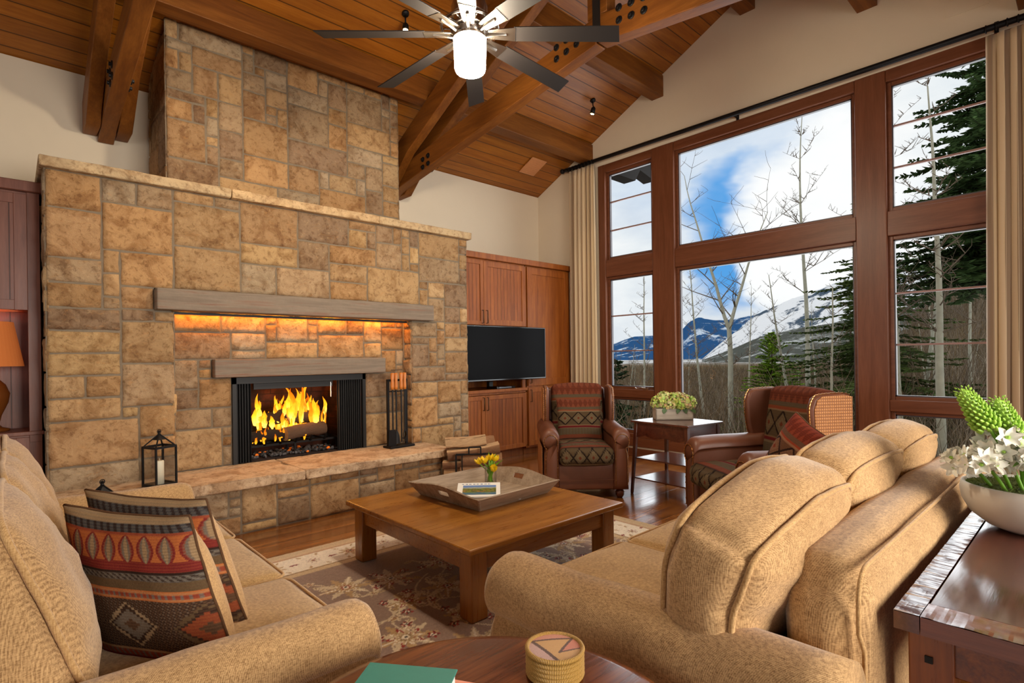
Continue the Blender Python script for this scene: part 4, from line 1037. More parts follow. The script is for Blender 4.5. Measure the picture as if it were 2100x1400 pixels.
# ------------------------------------------------------------------ armchairs
def cushion_k(name, r, sx, sy, sz, rad, px, py, pz, T, colfn, n=26):
    mb = MB(); cs = []
    def fn(p, c): cs.append(colfn(c)); p = p.copy(); p.z += .004*nz(p.x*12, p.y*12, 1); return p
    mb.puff(sx, sy, sz, rad, px, py, pz, n=n, M=T, fn=fn); mb.c = [tuple(c) for c in cs]
    o = mb.obj(name, M['kilim'], r, smooth=True); return o
def armchair(name, label, loc, rz):
    # front faces -y; origin on the floor under the centre
    r = empty(name, loc, rz, label, 'armchair', 'leather wing armchairs')
    W, D = .94, .88
    MB().puff(W-.16, D-.20, .26, .02, n=6, M=TR((0, -.02, .215))).obj('base', M['leather'], r, smooth=True)
    mb = MB(); mb.box(-.30, .30, -.385, -.372, .185, .19); mb.obj('welt', M['leather'], r)
    for s in (-1, 1):
        mb = MB(); rolled_arm(mb, .80, s, w=.19, h=.70, r=.095, slope=.02)
        mb.v = [(v[0]+s*.285, .40-v[1], v[2]) for v in mb.v]; mb.f = [f[::-1] for f in mb.f]
        a = mb.obj('arm', M['leather'], r, smooth=True)
        sec = arm_section(.19, .70, .095); nb = MB(); nails = sec[6:-6:1]
        ring = [(s*(.285+.095+(p.x-.095)*.78), -.405, .38+(p.y-.38)*.80) for p in sec]
        acc = 0; last = None
        for p in ring:
            p = Vector(p)
            if last is None or (p-last).length > .024:
                nb.lathe([(0, -.004), (.0065, -.002), (.005, .003), (0, .005)], 8, M=TR(p, 0, PI/2)); last = p
        nb.tube([(p[0], p[1]+.002, p[2]) for p in ring], .0035, 6); nb.obj('nailhead_trim', M['nail'], a)
        # wicker outside of the arm
        mb = MB(); mb.box(s*.462-.004, s*.462+.004, -.30, .36, .14, .50); mb.obj('wicker_panel', M['wicker'], a)
        # wing
        def zt(t): return 1.0
        wp = [(.40, .55), (.40, 1.07), (.33, 1.085), (.16, 1.075), (.12, 1.05), (.095, .98), (.10, .86), (.115, .76), (.14, .68), (.20, .60)]
        mb = MB(); mb.prism([(y, z) for y, z in wp], 'x', s*.345, s*.40); wg = mb.obj('wing', M['leather'], r, bevel=.018)
        mb = MB(); mb.prism([(y*.93+.03, z*.975+.015) for y, z in wp], 'x', s*.401, s*.409); mb.obj('wicker_panel', M['wicker'], wg)
        nb = MB()
        cur = bez([(0, y, z) for y, z in wp[1:]], 12); last = None
        for p in cur:
            if last is None or (p-last).length > .021: nb.lathe([(0, -.004), (.006, -.002), (.005, .003), (0, .005)], 7, M=TR((s*.385, p.y-.004, p.z), 0, PI/2)); last = p.copy()
        nb.tube([Vector((s*.385, p.y-.001, p.z)) for p in cur], .0035, 6); nb.obj('nailhead_trim', M['nail'], wg)
    mb = MB(); mb.puff(.70, .10, .80, .04, n=8, M=TR((0, .40, .66)) @ Matrix.Rotation(math.radians(-4), 4, 'X')); mb.obj('backrest', M['leather'], r, smooth=True)
    def cb_(c): return kil_soft((c[0]+1)/2, .02+.96*(c[2]+1)/2)
    cushion_k('back_cushion', r, .60, .17, .64, .05, .0, .03, .02, TR((0, .29, .775)) @ Matrix.Rotation(math.radians(-9), 4, 'X'), cb_, 60)
    def cs_(c):
        if c[1] < -.93: return kil_soft((c[0]+1)/2, .39+.30*(c[2]+1)/2, 4.2)
        return kil_soft((c[0]+1)/2, .02+.96*(c[1]+1)/2)
    cushion_k('seat_cushion', r, .58, .64, .175, .055, .0, .05, .025, TR((0, -.13, .425)), cs_, 60)
    for x in (-.36, .36):
        for y in (-.33, .34): MB().lathe([(0, 0), (.025, 0), (.045, .03), (.048, .06), (.03, .085), (0, .09)], 16, c=(x, y, 0)).obj('foot', M['darkz'], r, smooth=True)
    return r
ac1 = armchair('armchair', 'leather wing armchair facing forward between the cabinet and side table', (4.40, 3.72, 0), math.radians(-42))
pw = TR((0, .125, .715)) @ Matrix.Rotation(math.radians(-13), 4, 'X')
ac1.scale = (.93, 1, 1); Pm = Matrix.Translation((4.40, 3.72, 0)) @ Matrix.Rotation(math.radians(-42), 4, 'Z')
throw_pillow('throw_pillow', 'square brown patterned pillow on the seat of the forward facing leather armchair', None, .48, .48, .13, Pm @ pw, lambda u, v: kil_soft(u, v, 3.2)*1.0, res=110, back=1)
ac2 = armchair('armchair', 'leather wing armchair with wicker side seen side-on beside the long sofa', (4.29, 1.79, 0), math.radians(-124)); ac2.scale = (1.04, 1.04, 1.03)

# ------------------------------------------------------------------ coffee table and what is on it
ct = empty('coffee_table', (2.36, 2.885, 0), 0, 'square honey-brown wooden coffee table on the patterned rug', 'coffee table')
TH = .42; hx, hy = .655, .70
mb = MB(); mb.box(-hx, hx, -hy, hy, TH-.035, TH); mb.obj('tabletop', M['table'], ct, bevel=.008)
mb = MB(); i = .065
mb.box(-hx+i+.02, hx-i-.02, -hy+i, -hy+i+.022, TH-.15, TH-.035); mb.box(-hx+i+.02, hx-i-.02, hy-i-.022, hy-i, TH-.15, TH-.035)
mb.box(-hx+i, -hx+i+.022, -hy+i+.02, hy-i-.02, TH-.15, TH-.035); mb.box(hx-i-.022, hx-i, -hy+i+.02, hy-i-.02, TH-.15, TH-.035)
mb.obj('apron', M['table'], ct, bevel=.003)
for sx in (-1, 1):
    for sy in (-1, 1):
        mb = MB(); x, y = sx*(hx-.10), sy*(hy-.10); mb.box(x-.055, x+.055, y-.055, y+.055, .014, TH-.035); mb.obj('leg', M['tabley'], ct, bevel=.008)
tr = empty('serving_tray', (2.50, 3.03, TH+.0055), math.radians(2), 'weathered grey wood tray with flared sides on the coffee table', 'tray')
bx, by, fl, hh = .325, .31, .065, .08
MB().box(-bx, bx, -by, by, 0, .012).obj('tray_bottom', M['tray'], tr)
def tray_side(rz, L, name='tray_side', arch=0, hole=False):
    T = Matrix.Rotation(rz, 4, 'Z')
    mb = MB(); n = 28; t = .012
    # board rising outward, with arched top; handle slot left open in the middle
    def P(u, v, o):          # u along -1..1, v height 0..1, o offset thickness
        top = hh+arch*math.cos(u*PI/2)**2*(1 if abs(u) < 1 else 0)
        y = -(by+fl*v*(top/hh)**.5)-o*.9; z = top*v + (-o*.4)+.012
        return T @ Vector((u*(L+fl*v), y, z-.012*(1-v)))
    cols = [(-1+2*i/n) for i in range(n+1)]
    rows = [0, .42, .68, 1.0] if hole else [0, 1.0]
    vs = [P(u, v, o) for o in (0, t) for v in rows for u in cols]; m = len(cols); k = len(rows); fs = []
    def idx(o, r_, c): return (o*k+r_)*m+c
    def isH(rw, c): return hole and rw == 1 and abs((cols[c]+cols[c+1])/2) < .15
    for o in (0, 1):
        for rw in range(k-1):
            for c in range(m-1):
                if isH(rw, c): continue
                q = (idx(o, rw, c), idx(o, rw, c+1), idx(o, rw+1, c+1), idx(o, rw+1, c)); fs.append(q if o else q[::-1])
                if hole and rw == 1 and o:
                    if isH(rw, c+1) if c+1 < m-1 else False: fs.append((idx(0, 1, c+1), idx(1, 1, c+1), idx(1, 2, c+1), idx(0, 2, c+1)))
                    if c > 0 and isH(rw, c-1): fs.append((idx(0, 1, c), idx(0, 2, c), idx(1, 2, c), idx(1, 1, c)))
            if hole and rw == 1 and o:
                for c in range(m-1):
                    if isH(rw, c):
                        fs.append((idx(0, 1, c), idx(0, 1, c+1), idx(1, 1, c+1), idx(1, 1, c))); fs.append((idx(0, 2, c), idx(1, 2, c), idx(1, 2, c+1), idx(0, 2, c+1)))
    for c in range(m-1):
        fs.append((idx(0, k-1, c), idx(0, k-1, c+1), idx(1, k-1, c+1), idx(1, k-1, c))); fs.append((idx(0, 0, c), idx(1, 0, c), idx(1, 0, c+1), idx(0, 0, c+1)))
    for rw in range(k-1):
        fs.append((idx(0, rw, 0), idx(0, rw+1, 0), idx(1, rw+1, 0), idx(1, rw, 0))); fs.append((idx(0, rw, m-1), idx(1, rw, m-1), idx(1, rw+1, m-1), idx(0, rw+1, m-1)))
    mb.add(vs, fs); mb.obj(name, M['tray'], tr)
tray_side(0, bx); tray_side(PI, bx); tray_side(PI/2, bx, arch=.035, hole=True); tray_side(-PI/2, bx, arch=.035, hole=True)
# magazines
def cover(u, v):
    if u < .13 or u > .90 or v < .14 or v > .80:
        k = u*34; 
        if .85 < v < .92 and .10 < u < .80 and (int(k) % 3 != 2) and (k % 1) > .25: return lin(90, 112, 150)
        return lin(238, 236, 230)
    y = (v-.14)/.66; n = nz(u*9, v*16, 2)
    if y > .80+.05*n: return lin(96, 132, 190)
    if y > .68+.09*n: return lin(150, 160, 150)
    if y > .25: return lin(120, 122, 48) if n > .1 else (lin(74, 88, 40) if n > -.2 else lin(146, 112, 60))
    return lin(60, 98, 132) if n > 0 else lin(88, 120, 110)
mg = empty('magazine', (2.42, 2.99, TH+.042), math.radians(-41), 'white magazine with a green landscape photo lying in front on the tray', 'magazine', 'magazines on the tray')
MB().box(-.15, .15, -.11, .11, 0, .010).obj('pages', M['paper'], mg)
mb = MB(); mb.grid(lambda u, v: (-.152+.304*u, -.112+.224*v, .0108), 120, 80, lambda u, v: tuple(cover(u, v))); mb.obj('cover', M['print'], mg)
def cover2(u, v):
    if abs(u-.72)*1.2 < (v-.35)*.5 and .35 < v < .75: return lin(40, 92, 150)
    return lin(236, 232, 226)
m2 = empty('magazine', (2.56, 2.86, TH+.0145), math.radians(-62), 'white leaflet with a blue triangle partly under the landscape magazine', 'magazine', 'magazines on the tray')
MB().box(-.14, .14, -.10, .10, -.001, .0).obj('pages', M['paper'], m2); m2.location.z += .001
mb = MB(); mb.grid(lambda u, v: (-.14+.28*u, -.10+.20*v, .0004), 60, 40, lambda u, v: tuple(cover2(u, v))); mb.obj('cover', M['print'], m2)
mg.rotation_euler = (math.radians(12), 0, math.radians(-41))
# vase with tulips
vz = TH+.014; vp = (2.66, 3.14)
vs_ = empty('glass_vase', (vp[0], vp[1], vz), 0, 'clear glass vase holding yellow tulips on the tray', 'vase')
MB().lathe([(0, 0), (.042, 0), (.046, .01), (.045, .12), (.048, .15), (.044, .15), (.041, .12), (.041, .02), (0, .018)], 28).obj('vessel', M['glassy'], vs_, smooth=True)
grn = plain('tulip_green', (120, 168, 40), .5, nscale=20, namt=.3); yel = plain('tulip_yellow', (246, 206, 22), .5, nscale=18, namt=.12)
tr_ = random.Random(3)
TUL = [(-.085, .005, .185, 25), (-.045, -.02, .195, 10), (.0, .02, .21, 5), (.035, .01, .205, 12), (.02, -.035, .135, 50)]
for i, (dx, dy, h, tilt) in enumerate(TUL):
    ax = Vector((RT0.x*dx + FW.x*dy, RT0.y*dx+FW.y*dy, 0)); top = Vector((vp[0], vp[1], vz+h))+ax; lab = ['open yellow tulip leaning furthest left in the vase', 'yellow tulip just right of the leftmost bloom', 'upright yellow tulip at the back middle of the bunch', 'tall yellow tulip on the right of the bunch', 'yellow tulip drooping low over the front of the vase'][i]
    q = empty('tulip', tuple(top), 0, lab, 'flower', 'yellow tulips in the glass vase')
    base = Vector((vp[0]-ax.x*.25, vp[1]-ax.y*.25, vz+.025))-top
    MB().tube(bez([base, base*.5+Vector((0, 0, .01)), (0, 0, -.02)], 5), .004, 6).obj('stem', grn, q, smooth=True)
    d = (ax.normalized()*math.sin(math.radians(tilt))+Vector((0, 0, math.cos(math.radians(tilt))))).normalized(); Q = d.to_track_quat('Z', 'Y').to_matrix().to_4x4()
    mb = MB()
    for k in range(6):
        a = 2*PI*k/6; op = (.35 if i < 2 else .08)
        T = Q @ Matrix.Rotation(a, 4, 'Z')
        mb.grid(lambda u, v: T @ Vector(((.006+.019*math.sin(min(1, v*1.15)*PI*.62)**1 + op*.03*v*v), (u-.5)*.034*math.sin(PI*min(.98, .12+v*.86))**.7, -.022+.052*v - .006*(abs(u-.5)*2)**2*v)), 5, 7)
    mb.obj('petals', yel, q, smooth=True)
LV = [(-.02, -.02, .17, 0), (.03, .02, .24, .3), (-.01, .03, .25, -.2), (.07, -.01, .20, .9), (.0, -.03, .15, .1), (.03, -.02, .13, .5), (-.03, .0, .13, -.4)]
mb = MB()
for dx, dy, h, sw_ in LV:
    ax = Vector((RT0.x*dx+FW.x*dy, RT0.y*dx+FW.y*dy, 0)); p0 = Vector((vp[0]-ax.x*.3, vp[1]-ax.y*.3, vz+.03)); p1 = p0+ax*.6+Vector((0, 0, h*.55)); p2 = Vector((vp[0], vp[1], vz+h))+ax*1.4
    c = bez([p0, p1, p2], 6); side = RT0*.012
    mb.grid(lambda u, v: c[min(len(c)-1, int(v*(len(c)-1)+.5))] + side*(u-.5)*2*math.sin(PI*min(.97, .15+v*.85))+FW*.004*math.cos((u-.5)*6), 4, len(c)-1)
mb.v = [(v[0]-vp[0], v[1]-vp[1], v[2]-vz) for v in mb.v]; mb.obj('leaves', grn, vs_, smooth=True)


# ------------------------------------------------------------------ rug
def rugpaint(X, Y, x0, x1, y0, y1):
    cream, tan, fld, tn2, red, dk, vine = [np.array(lin(*c)) for c in ((232, 220, 202), (196, 170, 134), (142, 118, 106), (178, 146, 104), (140, 34, 28), (44, 36, 34), (206, 188, 160))]
    C = np.empty(X.shape+(3,)); C[:] = fld
    d = np.minimum(np.minimum(X-x0, x1-X), np.minimum(Y-y0, y1-Y))
    C[d < .47] = tan; C[d < .41] = cream*.97; C[d < .12] = tan; C[d < .055] = tan*.92; C[(d > .40) & (d < .415)] = tn2*.7; C[(d > .10) & (d < .118)] = red*.4+tan*.6; C[(d > .465) & (d < .475)] = dk*.3+tan*.7
    rr = random.Random(9)
    def put(mask, c, a=1): C[mask] = C[mask]*(1-a)+c*a
    def flower(cx, cy, r, pal, n=8, rot=0, kind=0):
        m = (abs(X-cx) < r*1.3) & (abs(Y-cy) < r*1.3); dx, dy = X-cx, Y-cy; rad = np.hypot(dx, dy); a = np.arctan2(dy, dx)+rot
        pet = r*(.72+.28*np.cos(a*n)); put(m & (rad < pet), pal[0]); put(m & (rad < pet*.86) & (rad > pet*.72), pal[1])
        if kind == 1: put(m & (rad < pet*1.02) & (rad > pet*.80) & (np.cos(a*n*.5) > .2), red)
        put(m & (rad < r*.42*(.8+.2*np.cos(a*n))), pal[2]); put(m & (rad < r*.22), pal[1]); put(m & (rad < r*.11), dk)
    def leaf(cx, cy, L, wd, ang, c, c2=None):
        dx, dy = X-cx, Y-cy; u = dx*math.cos(ang)+dy*math.sin(ang); v = -dx*math.sin(ang)+dy*math.cos(ang); t = u/L
        w_ = wd*np.sin(np.clip(t, 0, 1)*PI)**.8*(1+.25*np.sin(t*30)); mk = (t > 0) & (t < 1) & (abs(v) < w_); put(mk, c)
        if c2 is not None: put(mk & (abs(v) < w_*.25), c2)
    def curve(pts, c, wdt=.006):
        for (ax, ay), (bx_, by_) in zip(pts, pts[1:]):
            L2 = (bx_-ax)**2+(by_-ay)**2+1e-9; m = (X > min(ax, bx_)-.02) & (X < max(ax, bx_)+.02) & (Y > min(ay, by_)-.02) & (Y < max(ay, by_)+.02)
            t = np.clip(((X-ax)*(bx_-ax)+(Y-ay)*(by_-ay))/L2, 0, 1); put(m & (np.hypot(X-ax-t*(bx_-ax), Y-ay-t*(by_-ay)) < wdt), c)
    A, B, D_ = (tn2, cream, red), (vine, tn2*.8, red*.7+tn2*.3), (tan, cream, tn2*.7)
    step = .345; gx = x0+.68; k = 0
    while gx < x1-.6:
        gy = y0+.72; j = 0
        while gy < y1-.6:
            cx, cy = gx+rr.uniform(-.05, .05)+(.2 if j % 2 else 0), gy+rr.uniform(-.05, .05)
            th = rr.uniform(0, 6); p = [(cx+.32*s*math.cos(th)+.07*math.sin(s*7), cy+.32*s*math.sin(th)+.07*math.cos(s*6)) for s in np.linspace(-1, 1, 22)]
            curve(p, vine, .0055)
            for q in p[::4]:
                leaf(q[0], q[1], rr.uniform(.06, .12), rr.uniform(.012, .022), rr.uniform(0, 6.28), [tn2, vine, tan*.9][rr.randrange(3)], dk*.5+tn2*.5)
            for q in p[2::7]: flower(q[0], q[1], rr.uniform(.022, .04), B, 5, 1)
            kind = (k+j) % 3
            for a in range(9): leaf(cx, cy, (.17 if kind != 1 else .13), .022, a*.7+k, A[0] if a % 2 else vine, cream if a % 3 == 0 else None)
            flower(cx, cy, .085 if kind else .10, A if kind else D_, 8 if kind else 10, k, kind=1 if kind <= 1 else 0)
            if kind != 2:
                for a in (0, 1, 2, 3): flower(cx+.135*math.cos(a*1.57+k), cy+.135*math.sin(a*1.57+k), .036, (red, dk, cream), 5, a)
            gy += step; j += 1
        gx += step; k += 1
    # border flowers
    s = x0+.3; i = 0
    def bflower(cx, cy, i):
        flower(cx, cy, .085 if i % 2 == 0 else .05, (tan, tn2, red) if i % 2 == 0 else (cream*.8, red, tn2), 8, i, kind=0)
        for a in range(6): leaf(cx+.10*math.cos(a*1.05), cy+.10*math.sin(a*1.05), .05, .011, a*1.05, red*.8 if a % 3 == 0 else tn2, None)
    while s < x1-.2: bflower(s, y0+.26, i); bflower(s, y1-.26, i); s += .27; i += 1
    s = y0+.45
    while s < y1-.4: bflower(x0+.26, s, i); bflower(x1-.26, s, i); s += .27; i += 1
    return C
rx0, rx1, ry0, ry1 = .42, 3.86, 1.0, 3.98; q = .0085
nx, ny = int((rx1-rx0)/q), int((ry1-ry0)/q); xs = np.linspace(rx0, rx1, nx+1); ys = np.linspace(ry0, ry1, ny+1); X, Y = np.meshgrid(xs, ys)
nzx = .012*np.sin(Y*23+np.sin(X*11)*2)*0
Cc = rugpaint(X, Y, rx0, rx1, ry0, ry1); rngn = np.random.RandomState(2); Cc = Cc*(1+rngn.uniform(-.12, .12, Cc.shape[:2]))[..., None]
vtx = np.stack([X, Y, np.full(X.shape, .012)+rngn.uniform(0, .002, X.shape)], -1).reshape(-1, 3)
ii, jj = np.meshgrid(np.arange(nx), np.arange(ny)); a = (jj*(nx+1)+ii).ravel(); F = np.stack([a, a+1, a+nx+2, a+nx+1], -1)
me = bpy.data.meshes.new('area_rug'); me.vertices.add(len(vtx)); me.vertices.foreach_set('co', vtx.ravel().astype(np.float32))
me.loops.add(len(F)*4); me.loops.foreach_set('vertex_index', F.ravel().astype(np.int32)); me.polygons.add(len(F)); me.polygons.foreach_set('loop_start', np.arange(0, len(F)*4, 4, dtype=np.int32)); me.update(calc_edges=True); me.validate()
ca = me.color_attributes.new('Col', 'FLOAT_COLOR', 'POINT'); ar = np.ones((len(vtx), 4), np.float32); ar[:, :3] = Cc.reshape(-1, 3); ca.data.foreach_set('color', ar.ravel())
me.materials.append(M['rug']); rg = bpy.data.objects.new('area_rug', me); COL.objects.link(rg)
tag(rg, 'taupe floral wool rug with cream border under the coffee table', 'rug')
mb = MB(); mb.box(rx0, rx1, ry0, ry1, .0005, .0115); mb.obj('binding', plain('rug_edge', (176, 150, 120), .95), rg)

# ------------------------------------------------------------------ side table with planter between the armchairs
st = empty('side_table', (4.90, 2.90, 0), math.radians(-5), 'dark mahogany side table with two lower shelves by the window', 'side table')
MB().box(-.29, .29, -.34, .34, .725, .745).obj('tabletop', M['dark'], st, bevel=.005)
def apron(L, T, h0=.60, scal=True):
    n = 40; up = [(-L+2*L*i/n, .725) for i in range(n+1)]; lo = [(-L+2*L*i/n, h0-.022*abs(math.sin(PI*2.5*(i/n)*1.0))*(1 if scal else 0)) for i in range(n, -1, -1)]
    mb = MB(); mb.prism(up+lo, 'y', -.009, .009, T); return mb
apron(.255, TR((0, -.30, 0))).obj('apron', M['dark'], st); apron(.255, TR((0, .30, 0))).obj('apron', M['dark'], st)
apron(.30, TR((-.25, 0, 0), PI/2)).obj('apron', M['dark'], st); apron(.30, TR((.25, 0, 0), PI/2)).obj('apron', M['dark'], st)
for sx in (-1, 1):
    for sy in (-1, 1):
        mb = MB(); a = Vector((sx*.245, sy*.295, .725)); b = Vector((sx*.285, sy*.335, .0)); d = b-a
        def q4(p, w): return [p+Vector((i*w, j*w, 0)) for i, j in ((-1, -1), (1, -1), (1, 1), (-1, 1))]
        mb.loft([q4(a, .02), q4(a+d*.5, .016), q4(a+d*.97, .0125), q4(b, .011)]); mb.obj('leg', M['darkz'], st, bevel=.003)
MB().box(-.255, .255, -.305, .305, .355, .368).obj('shelf', M['dark'], st, bevel=.003)
MB().box(-.265, .265, -.315, .315, .155, .168).obj('shelf', M['dark'], st, bevel=.003)
pb = empty('planter_box', (4.985, 2.985, .746), math.radians(-43), 'whitewashed wooden box of green hydrangeas on the mahogany side table', 'planter')
mb = MB(); a, b, h = .19, .07, .115
mb.box(-a, a, -b, -b+.012, 0, h); mb.box(-a, a, b-.012, b, 0, h); mb.box(-a, -a+.012, -b, b, 0, h); mb.box(a-.012, a, -b, b, 0, h); mb.box(-a, a, -b, b, 0, .012)
mb.obj('box', M['bleach'], pb, bevel=.002)
hy = painted('hydrangea_petals', .6, 90, .001, .2, .1, .2); hr = random.Random(8)
for k, (x, y, z, r) in enumerate([(-.15, -.02, .17, .075), (-.08, .02, .20, .085), (.0, -.01, .19, .085), (.08, .015, .19, .085), (.155, .0, .165, .08), (-.04, -.05, .15, .06), (.06, -.05, .145, .06), (.12, -.045, .14, .06)]):
    mb = MB()
    base = (lin(190, 204, 112), lin(206, 212, 140), lin(176, 192, 96), lin(196, 186, 128))[k % 4]
    for i in range(240):
        d = Vector((hr.gauss(0, 1), hr.gauss(0, 1), hr.gauss(0, 1))).normalized()
        if d.z < -.55: continue
        p = Vector((x, y, z))+d*r*hr.uniform(.82, 1.06); n = (d+Vector((hr.uniform(-.5, .5), hr.uniform(-.5, .5), hr.uniform(-.5, .5)))).normalized(); u = n.orthogonal().normalized(); v = n.cross(u); s = hr.uniform(.010, .016)
        c = tuple(q*hr.uniform(.85, 1.3) for q in base)
        if hr.random() < .12: c = lin(206, 160, 130)
        for m_ in range(4):
            a_ = m_*PI/2+hr.random()*.3; e = u*math.cos(a_)+v*math.sin(a_); f = n.cross(e)
            mb.add([p, p+e*s*.6+f*s*.5+n*.002, p+e*s*1.2+n*.003, p+e*s*.6-f*s*.5+n*.002], [(0, 1, 2, 3)], c)
    mb.obj('flower_head', hy, pb)
mb = MB()
for (x, ang) in ((.05, -.5), (.10, .2), (.16, .8), (-.10, -.2)):
    mb.grid(lambda u, v: (x+.06*v*math.sin(ang)+(u-.5)*.05*math.sin(PI*min(.96, .1+v*.9)), -.07-.012*v, .12-.06*v+.012*abs(u-.5)), 4, 6)
mb.obj('leaves', plain('hydrangea_leaf', (72, 104, 46), .5), pb, smooth=True)

# ------------------------------------------------------------------ console behind the sofa, bowl of white flowers
cn = empty('console_table', (1.60, -.04, 0), 0, 'long polished dark wood console table behind the right sofa', 'console table')
CL, CD, CT = 1.93, .395, .765
mb = MB(); mb.box(.10, CL-.10, .055, CD-.055, CT-.045, CT-.001); mb.obj('tabletop', M['console'], cn, bevel=.002)
M['consoley'] = wood('console_wood_edge', (104, 52, 32), (130, 70, 44), 'y', .2, .9, dark=(78, 36, 22), coat=.7)
def waved(x0, x1, y0, y1, ax):           # hand-planed edge board
    mb = MB(); nu = max(2, int((x1-x0)/.008)); nv = max(2, int((y1-y0)/.008))
    def fn(u, v):
        x, y = x0+(x1-x0)*u, y0+(y1-y0)*v; return (x, y, CT+.0012*nz(x*(60 if ax == 'x' else 9), y*(9 if ax == 'x' else 60), 2)+.0016*nz(x*22, y*22))
    mb.grid(fn, nu, nv); mb.box(x0, x1, y0, y1, CT-.045, CT-.002); return mb
waved(0.0, CL, CD-.052, CD, 'x').obj('edge_board', M['console'], cn); waved(0.0, CL, 0, .052, 'x').obj('edge_board', M['console'], cn)
waved(0, .098, .054, CD-.054, 'y').obj('edge_board', M['consoley'], cn); waved(CL-.098, CL, .054, CD-.054, 'y').obj('edge_board', M['consoley'], cn)
mb = MB(); mb.box(.06, CL-.06, .045, .07, CT-.15, CT-.045); mb.box(.06, CL-.06, CD-.075, CD-.05, CT-.15, CT-.045); mb.box(.06, .085, .05, CD-.05, CT-.15, CT-.045); mb.box(CL-.085, CL-.06, .05, CD-.05, CT-.15, CT-.045)
mb.obj('apron', M['round'], cn, bevel=.003)
for x in (.045, CL-.135):
    for y in (.02, CD-.11):
        lg = MB().box(x, x+.09, y, y+.09, 0, CT-.045).obj('leg', M['leg2'], cn, bevel=.004)
        MB().box(x-.006, x, y+.040, y+.056, CT-.125, CT-.109).obj('peg', M['iron'], lg)
MB().box(.06, CL-.06, .05, CD-.05, .18, .20).obj('shelf', M['round'], cn, bevel=.003)
bl = empty('flower_bowl', (2.63, .165, CT+.001), 0, 'round white clay bowl planted with white flowers on the console', 'bowl')
MB().lathe([(0, 0), (.085, 0), (.13, .018), (.175, .055), (.198, .10), (.203, .135), (.198, .16), (.19, .162), (.185, .15), (.185, .12), (.16, .06), (.1, .03), (0, .025)], 56).obj('bowl', M['ceramic'], bl, smooth=True)
mb = MB(); mr = random.Random(12)
mb.grid(lambda u, v: (.186*u*math.cos(2*PI*v), .186*u*math.sin(2*PI*v), .150+.012*nz(u*8, v*20)), 10, 48)
for i in range(900):
    a, r_ = mr.uniform(0, 2*PI), .19*math.sqrt(mr.random()); p = Vector((r_*math.cos(a), r_*math.sin(a), .148)); d = Vector((mr.uniform(-1, 1), mr.uniform(-1, 1), mr.uniform(.3, 1)))*.016
    mb.tube([p, p+d], [.0016, .0004], 3, cap=False)
mb.obj('moss', M['moss'], bl)
gre = plain('flower_green', (110, 160, 44), .45, nscale=30, namt=.3); whp = plain('white_petals', (240, 238, 224), .5, nscale=20, namt=.04); bud = plain('bud_green', (150, 190, 70), .45, nscale=60, namt=.25)
def spike(x, y, h, lx, ly, kids):
    c = bez([(x, y, .14), (x+lx*.4, y+ly*.4, .14+h*.5), (x+lx, y+ly, .14+h)], 8); mb.tube(c, .006, 7)
    top = c[-1]; d = (c[-1]-c[-3]).normalized(); Q = d.to_track_quat('Z', 'Y').to_matrix().to_4x4()
    return top, d, Q
stems = MB(); mb = stems; pet = MB(); bud_mb = MB()
FB = [(-.06, .02, .33, -.09, .10, 1), (-.03, -.0, .28, -.07, .05, 1), (.08, -.05, .26, .06, -.05, 1), (-.10, .06, .15, -.09, .06, 0), (-.05, .10, .12, -.04, .08, 0), (-.09, -.05, .13, -.10, -.05, 0), (-.03, .02, .21, -.05, .02, 0), (-.06, .05, .16, -.06, .05, 0), (.0, -.08, .15, -.02, -.05, 0), (-.08, -.02, .17, -.07, -.01, 0), (.06, .03, .18, .03, .02, 0), (.05, -.08, .2, .03, -.05, 0), (.12, .03, .2, .06, .03, 0)]
def star(p, d, s):
    Q = Vector(d).normalized().to_track_quat('Z', 'Y').to_matrix().to_4x4()
    for k in range(6):
        T = Matrix.Translation(p) @ Q @ Matrix.Rotation(k*PI/3+mr.random()*.2, 4, 'Z')
        cup = mr.uniform(.45, 1.1)
        pet.grid(lambda u, v: T @ Vector((s*v*math.cos(cup*(1-v*.4)), (u-.5)*s*.62*math.sin(PI*min(.93, .1+v*.85)), s*v*math.sin(cup*(1-v*.4))-.15*s*(abs(u-.5)*2)**2*v*-1)), 4, 5)
    bud_mb.lathe([(0, 0), (.16*s, .1*s), (.12*s, .34*s), (0, .4*s)], 8, M=Matrix.Translation(p) @ Q)
for (x, y, h, lx, ly, tall) in FB:
    if bud_mb.v: bud_mb.obj('buds', bud, bl, smooth=True); bud_mb = MB()
    mb = stems; top, d, Q = spike(x, y, h*.8, lx, ly, 0)
    if tall:
        for i in range(150):
            t = i/150; a = i*2.4; r_ = .034*(1-.45*t)*(1 if t > .05 else .8); p = Matrix.Translation(top) @ Q @ Vector((r_*math.cos(a), r_*math.sin(a), -.05+.17*t)); n = (Q @ Vector((math.cos(a), math.sin(a), 1.3))).normalized()
            s = .010*(1.5-t); bud_mb.lathe([(0, 0), (s*.55, s*.4), (s*.4, s*1.3), (0, s*1.9)], 6, M=Matrix.Translation(p) @ n.to_track_quat('Z', 'Y').to_matrix().to_4x4())
        bud_mb.lathe([(0, -.05), (.028, -.03), (.026, .04), (.018, .10), (0, .122)], 12, M=Matrix.Translation(top) @ Q)
        for i in range(12):
            a = i*2.4; p = Matrix.Translation(top) @ Q @ Vector((.052*math.cos(a), .052*math.sin(a), -.075-.02*(i % 3))); n = Q @ Vector((math.cos(a), math.sin(a), .35)); star(p, n, mr.uniform(.034, .042))
    else:
        for i in range(13):
            a = i*2.4; e = mr.uniform(-.2, 1.0); n = Vector((math.cos(a), math.sin(a), e)).normalized(); p = top+n*.042+Vector((0, 0, -.015)); star(p, n, mr.uniform(.034, .044))
